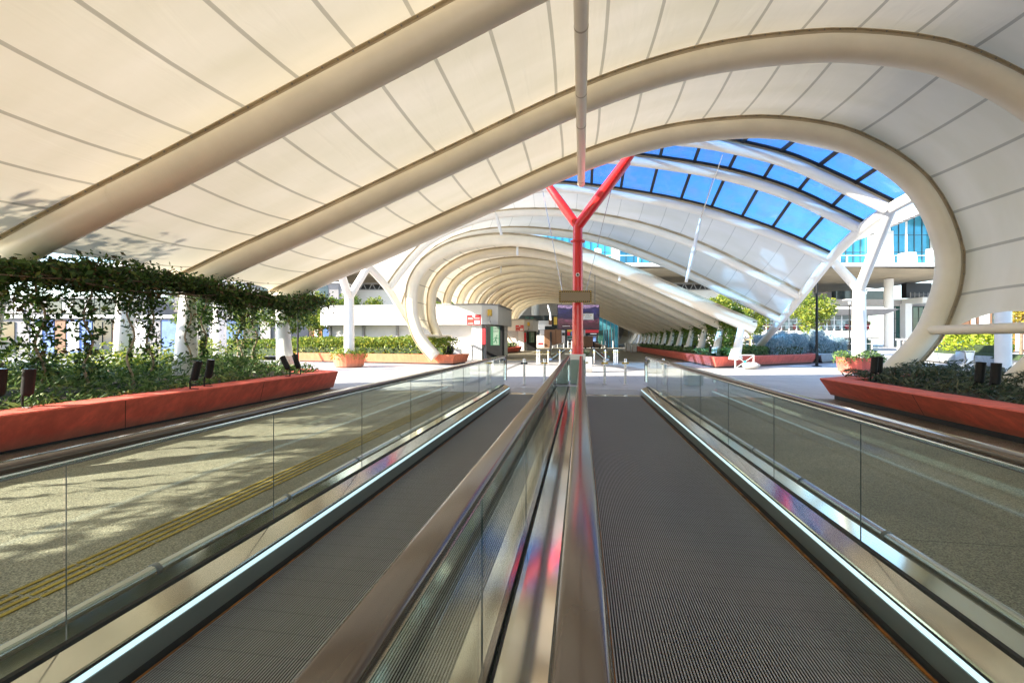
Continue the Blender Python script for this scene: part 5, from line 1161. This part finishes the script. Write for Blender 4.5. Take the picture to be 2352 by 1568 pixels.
mb = MB(); mb.bevbox(X7(1820, D), X7(1850, D), 12, 14, Z7(700, D), Z7(668, D), 0.02); mb.build('stair_box', M['wall_dark'], tb)
# bridge truss below the deck on the left and middle
D = 68
for u0, u1 in ((700, 950), (1440, 1800)):
    for v in (650, 664):
        mb = MB(); mb.box(X7(u0, D), X7(u1, D), 8, 8.4, Z7(v + 1.4, D), Z7(v, D)); mb.build('truss_chord', M['zinc'], tb)
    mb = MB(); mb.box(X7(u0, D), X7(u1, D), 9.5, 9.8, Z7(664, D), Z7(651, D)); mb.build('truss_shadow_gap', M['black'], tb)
    u = u0; k = 0
    while u < u1:
        mb = MB(); mb.tube([(X7(u, D), 8.2, Z7(664, D)), (X7(u + 7, D), 8.2, Z7(650, D))], 0.07, M['zinc'], 6); mb.tube([(X7(u + 7, D), 8.2, Z7(650, D)), (X7(u + 14, D), 8.2, Z7(664, D))], 0.07, M['zinc'], 6); mb.build('truss_brace', M['zinc'], tb); u += 21
    mb = MB(); mb.box(X7(u0, D), X7(u1, D), 8.6, 9.4, Z7(700, D), Z7(665, D)); mb.build('deck_wall', M['white_paint'], tb)

# ------------------------------------------------------------------ restaurant pavilion
D = 46
rp = empty('pavilion', tuple(at(1176, 778, D)[:2]) + (0,), YAW, 'two storey glazed pavilion with grey overhanging roof and red chairs', 'building')
def xp(u): return (u - 1176) * D / 1000
def zp(v): return 1.3 + (778 - v) * D / 1000
mb = MB(); a, c = xp(1705), xp(2064)
mb.quadgrid([[(a, 0.9, zp(722)), (c - 0.9, 0.9, zp(722)), (c - .9, 12, zp(722))], [(a, -0.2, zp(710)), (c, -0.2, zp(710)), (c, 12, zp(710))], [(a, 5, zp(696)), (c - 4, 5, zp(696)), (c - 4, 12, zp(696))]]); mb.poly([(a, .9, zp(722)), (c - .9, .9, zp(722)), (c - .9, 12, zp(722)), (a, 12, zp(722))]); mb.build('roof', M['zinc'], rp)
for k in range(44):
    x = a + 0.35 * k * 1.0 + (0 if k else 0.01)
    if x > c - 0.5: break
    t0 = min(x, c - 0.0); t1 = min(x, c - 4)
    mb = MB(); mb.tube([(t0, -0.22, zp(710) + .03), (t1, 5, zp(696) + .03)], 0.025, M['white_paint'], 5); mb.build('roof_seam', M['white_paint'], rp)
mb = MB(); mb.box(a, xp(1900), 4, 8, zp(706), zp(694)); mb.build('roof_block', M['zinc'], rp)
mb = MB(); mb.box(a, xp(2040), 2.6, 11, 0, zp(722)); mb.build('interior_wall', M['wall_grey'], rp)
mb = MB(); mb.box(a - 0.1, xp(2043), 1.2, 1.6, zp(774), zp(762)); mb.build('balcony_front', M['white_paint'], rp)
mb = MB(); mb.box(a, xp(2043), 1.25, 2.4, zp(777), zp(774.2)); mb.build('floor_slab', M['zinc'], rp)
x = a
while x < xp(2043):
    mb = MB(); mb.box(x, x + 0.07, 1.3, 1.37, 0, zp(722)); mb.build('window_frame', M['white_paint'], rp); x += 0.82
for v in (734, 748, 760, 790):
    mb = MB(); mb.box(a, xp(2043), 1.28, 1.29, zp(v), zp(v - 1)); mb.build('window_frame', M['white_paint'], rp)
mb = MB(); mb.quadgrid([[(a, 1.42, z), (xp(2043), 1.42, z)] for z in (0, zp(722))]); mb.build('window_glass', M['clear_glass'], rp)
mb = MB(); mb.quadgrid([[(a, 2.5, z), (xp(2040), 2.5, z)] for z in (0.1, zp(778))]); mb.build('shop_window', M['dark_glass'], rp)
r = np.random.default_rng(9)
def chair(name, x, y, z, m, lab, grp, parent_loc):
    pass
cz = zp(762)
xx_ = a + 0.3; ci = 0
seats = []
while xx_ < xp(2035):
    col_ = M['sign_red'] if r.uniform() < 0.5 else M['sign_white']
    mb = MB(); mb.bevbox(xx_, xx_ + 0.42, 1.8, 2.2, cz + 0.32, cz + 0.38, 0.01, col_); mb.bevbox(xx_, xx_ + 0.42, 2.18, 2.23, cz + 0.38, cz + 0.85, 0.02, col_)
    for sx_ in (0.03, 0.37): mb.box(xx_ + sx_, xx_ + sx_ + 0.03, 1.82, 1.85, cz, cz + 0.32, M['black'])
    mb.build('terrace_seat', parent=rp); xx_ += 0.62 + 0.3 * r.uniform()
xx_ = a + 0.2
while xx_ < xp(2035):
    w_ = r.uniform(0.5, 1.3); hh = r.uniform(0.7, 1.9); col_ = M[['green_glass', 'white_paint', 'wall_dark', 'brown_paint', 'sign_red', 'white_paint'][int(r.integers(0, 6))]]
    mb = MB(); mb.bevbox(xx_, xx_ + w_, 2.2, 2.45, 0.0, hh, 0.02, col_); mb.build('shop_display', parent=rp)
    mb = MB(); mb.bevbox(xx_, xx_ + w_, 2.35, 2.55, zp(745), zp(745) + hh * 0.35, 0.02, M[['wall_dark', 'brown_paint', 'sign_white'][int(r.integers(0, 3))]]); mb.build('bar_shelf', parent=rp); xx_ += w_ + r.uniform(0.1, 0.8)

# row of benches / cycle stands between pavilion and arch foot
for k in range(15):
    p = gnd(2064 + k * 10.5, 806.5); o = empty('cycle_stand', (p.x, p.y, 0), YAW, ['leftmost', 'second', 'third', 'fourth', 'fifth', 'sixth', 'seventh', 'eighth', 'ninth', 'tenth', 'eleventh', 'twelfth', 'thirteenth', 'fourteenth', 'last'][k] + ' grey stand in the row before the terminal columns, counted from the left', 'stand', 'row of grey stands')
    mb = MB(); mb.bevbox(-0.09, 0.09, -0.12, 0.12, 0, 1.15, 0.02); mb.build('pedestal', M['wall_dark' if k % 2 else 'grey_concrete'], o)
    mb = MB(); mb.bevbox(-0.22, 0.14, -0.16, 0.16, 1.15, 1.32, 0.03, M['white_paint']); mb.build('top', parent=o)

# ------------------------------------------------------------------ colourful low buildings left and right
def facade(name, u0, u1, d, ztop, label, seed, cols, cat='building', step=0.9, dep=5, floors=2, rot=YAW):
    p = at(1176, 778, d); o = empty(name, (p.x, p.y, 0), rot, label, cat); r = np.random.default_rng(seed)
    x0, x1 = (u0 - 1176) * d / 1000, (u1 - 1176) * d / 1000
    mb = MB(); mb.box(x0, x1, 0.3, dep, 0, ztop); mb.build('wall', M['wall_dark'], o)
    for f in range(floors):
        za, zb = ztop * f / floors + 0.15, ztop * (f + 1) / floors - 0.12; x = x0 + 0.1
        while x < x1 - step:
            w_ = step * r.uniform(0.6, 1.6); c_ = M[cols[int(r.integers(0, len(cols)))]]
            fr = M[cols[int(r.integers(0, len(cols)))]]
            mb = MB(); mb.bevbox(x, min(x + w_, x1) - 0.08, 0.2, 0.29, za, zb, 0.02, c_); pn = mb.build('panel', parent=o)
            if r.uniform() < 0.7:
                mb = MB(); mb.bevbox(x + 0.1, x + w_ * 0.5, 0.14, 0.199, za + 0.2, zb - 0.15, 0.01, M['dark_glass'] if r.uniform() < .5 else M['sign_white']); mb.build('window', parent=o)
            x += w_
    mb = MB(); mb.bevbox(x0, x1, 0.0, dep, ztop, ztop + 0.25, 0.03, M['white_paint']); mb.build('roof', parent=o)
    return o
facade('colourful_building', 2172, 2420, 40, 3.9, 'orange framed building with white panels behind the lime hedge at right', 5, ['orange_paint', 'white_paint', 'orange_paint', 'orange_paint', 'white_paint', 'brown_paint'], dep=0.8)
o = empty('teal_sign', tuple(at(2213, 772, 37)), YAW, 'bright teal sign board above the lime hedge', 'sign')
mb = MB(); mb.bevbox(-0.45, 0.45, 0, 0.05, -0.55, 0.45, 0.01, M['teal_paint']); mb.build('board', parent=o)
mb = MB(); mb.box(-0.3, 0.3, -0.01, -0.003, 0.1, 0.3, M['sign_white']); mb.box(-0.2, 0.25, -0.01, -0.003, -0.2, -0.1, M['sign_white']); mb.build('marks', parent=o)
mb = MB(); mb.tube([(0, 0.03, -0.5), (0, 0.03, -1.5)], 0.04, M['zinc'], 8); mb.build('post', M['zinc'], o)
facade('colourful_building', -60, 640, 34, 2.9, 'low blue and grey building behind the vines on the left', 6, ['blue_paint', 'wall_dark', 'blue_paint', 'dark_glass', 'wall_grey', 'brown_paint'], floors=1, step=1.5)
facade('colourful_building', 640, 782, 44, 2.5, 'low blue walled building behind the left trees with orange panels', 7, ['blue_paint', 'orange_paint', 'blue_paint', 'brown_paint'], floors=1)
facade('apartment_building', 380, 790, 62, 9.2, 'taller grey blue block behind the left trees', 8, ['wall_grey', 'dark_glass', 'blue_paint', 'wall_dark'], floors=3, step=2.6)
facade('apartment_building', -300, 330, 56, 6.5, 'pale office block far behind the left vines', 18, ['wall_dark', 'wall_grey', 'dark_glass', 'dark_glass'], floors=3, step=2.2)

# ------------------------------------------------------------------ beyond the far tunnel
far3 = empty('tensile_canopy', (0, 70, 0), 0, 'most distant cream canopy, curling on the right at the end of the tunnel', 'canopy', 'curling membrane canopies')
for k in range(8):
    arch('arch_tube', PN, k * 3.0, far3, r=0.25)
    if k: bay('membrane', PN, PN, (k - 1) * 3.0, k * 3.0, far3, ztrimL=0.15, ztrimR=1.5, scal=0.4, nT=3)
mid2 = empty('tensile_canopy', (0, 60.5, 0), 0, 'sloping white canopy with a strut between the tunnel end and the shops', 'canopy', 'curling membrane canopies')
YM2 = [(0, 'E'), (2.2, 'D'), (4.6, 'C'), (7.0, 'B')]
for y, k in YM2: arch('arch_tube', MP[k] + np.array([0, 0.0]), y, mid2, r=0.2, m='white_tube')
for (ya, ka), (yb, kb) in zip(YM2[:-1], YM2[1:]):
    rows = [[(MP[ka][i, 0] * (1 - t) + MP[kb][i, 0] * t, ya * (1 - t) + yb * t, MP[ka][i, 1] * (1 - t) + MP[kb][i, 1] * t + 0.3) for t in (0, .5, 1)] for i in range(0, 80)]
    mb = MB(); mb.quadgrid(rows); mb.build('membrane', M['membrane_white'], mid2, smooth=True)
mb = MB(); mb.tube([(-4.6, 0.5, 6.0), (-4.3, 0.5, 4.9), (-4.2, 0.5, 3.9)], 0.12, M['white_tube'], 10); mb.build('flying_mast', M['white_tube'], mid2)
# shop block with fridges, doors and posts
D = 64
sh = empty('shop_front', tuple(at(1176, 778, D)[:2]) + (0,), YAW, 'row of shops with dark frames, fridges and posters at the tunnel end', 'shop')
def xs_(u): return (u - 1176) * D / 1000
def zs(v): return 1.3 + (778 - v) * D / 1000
mb = MB(); mb.box(xs_(1180), xs_(1425), 3, 9, 0, zs(722)); mb.build('wall', M['dark_glass'], sh)
def panel(u0, u1, v0, v1, m, y=0.0, name='panel', d=0.15):
    mb = MB(); mb.bevbox(xs_(u0), xs_(u1), y, y + d, max(0, zs(v1)), zs(v0), 0.01, M[m]); return mb.build(name, parent=sh)
panel(1250, 1275, 757, 800, 'brown_paint', 0, 'door_frame'); panel(1275.5, 1290, 755, 800, 'brown_paint', 0.2, 'pillar'); panel(1255, 1262, 764, 800, 'leaf_green', 0.5) if False else None
panel(1263, 1267, 762, 800, 'black', -0.2, 'post'); panel(1290.5, 1298, 758, 800, 'wall_grey', 0.1, 'poster_wall'); panel(1291, 1297, 764, 770, 'black', -0.05, 'poster')
panel(1299, 1302, 757, 800, 'black', 0.05, 'post'); panel(1303, 1330, 755, 764, 'yellow_paint', 0.1, 'awning_sign'); panel(1303, 1309, 762, 770, 'sign_red', -0.1, 'round_sign'); panel(1311, 1317, 761, 770, 'blue_paint', -0.1, 'poster')
panel(1303, 1330, 771, 799, 'clear_steel', 0.3, 'fridge'); 
for k in range(3): panel(1304, 1329, 773 + k * 7, 777 + k * 7, ['green_glass', 'dark_glass', 'brown_paint'][k], 0.2, 'fridge_shelf')
panel(1330, 1345, 757, 800, 'wall_dark', 0.1); panel(1345, 1375, 757, 764, 'sign_red', 0.0, 'shop_sign'); panel(1356, 1370, 765.5, 767.5, 'sign_white', -0.05, 'shop_sign')
panel(1352, 1372, 770, 800, 'wall_dark', 0.3, 'door_frame'); panel(1355, 1369, 773, 800, 'blue_paint', 0.2, 'door'); panel(1374, 1386, 758, 800, 'green_glass', 0.1, 'window')
for u in (1388, 1393, 1399, 1406): panel(u, u + 2, 757, 801, 'black', -0.3, 'post')
panel(1380, 1425, 722, 801, 'facade_glass', 1.5, 'glass_wall')
for u in range(1380, 1426, 9): panel(u, u + 0.8, 722, 801, 'zinc', 1.35, 'mullion', 0.1)
panel(1180, 1252, 745, 757, 'white_paint', 0.5, 'fascia'); panel(1240, 1256, 758, 769, 'wall_grey', 0.0, 'board'); panel(1232, 1252, 770, 800, 'white_paint', 0.8, 'wall')
panel(1236, 1248, 787, 792, 'sign_red', -0.2, 'red_seat')
panel(1200, 1270, 735, 748, 'white_paint', 2.0, 'fascia'); 
for u, m_ in ((1207, 'green_glass'), (1219, 'green_glass'), (1262, 'brown_paint'), (1274, 'yellow_paint')): panel(u, u + 8, 727, 745, m_, 1.2, 'window')
# queue posts and a dark cart near the far walkway end
for k in range(14):
    p = gnd(1296 + k * 8.6, 797.5 + (k % 3)); o = empty('steel_post', (p.x, p.y, 0), 0, 'slim white post in the crowded row behind the far walkways', 'post', 'slim posts behind the far walkways')
    mb = MB(); mb.lathe((0, 0, 0), [(0.1, 0), (0.1, 0.02), (0.05, 0.03), (0.05, 0.95), (0.02, 1.0)], 10); mb.build('shaft', M['white_paint'] if k % 3 else M['steel'], o, smooth=True)
o = empty('luggage_cart', tuple(gnd(1352, 800).xy) + (0,), YAW, 'dark covered cart just right of the red post in the distance', 'cart')
mb = MB(); mb.bevbox(-0.75, 0.55, -0.4, 0.4, 0.12, 1.7, 0.1, M['brown_paint']); mb.build('body', parent=o)
mb = MB(); mb.bevbox(0.58, 1.3, -0.3, 0.3, 0.1, 0.95, 0.08, M['black']); mb.build('front', parent=o)
for x in (-0.5, 0.3):
    mb = MB(); mb.lathe((0, 0, 0), [(0.12, -0.03), (0.12, 0.03)], 14, M['black'], Matrix.Translation((x, -0.42, 0.12)) @ Matrix.Rotation(R(90), 4, 'X')); mb.build('wheel', parent=o)
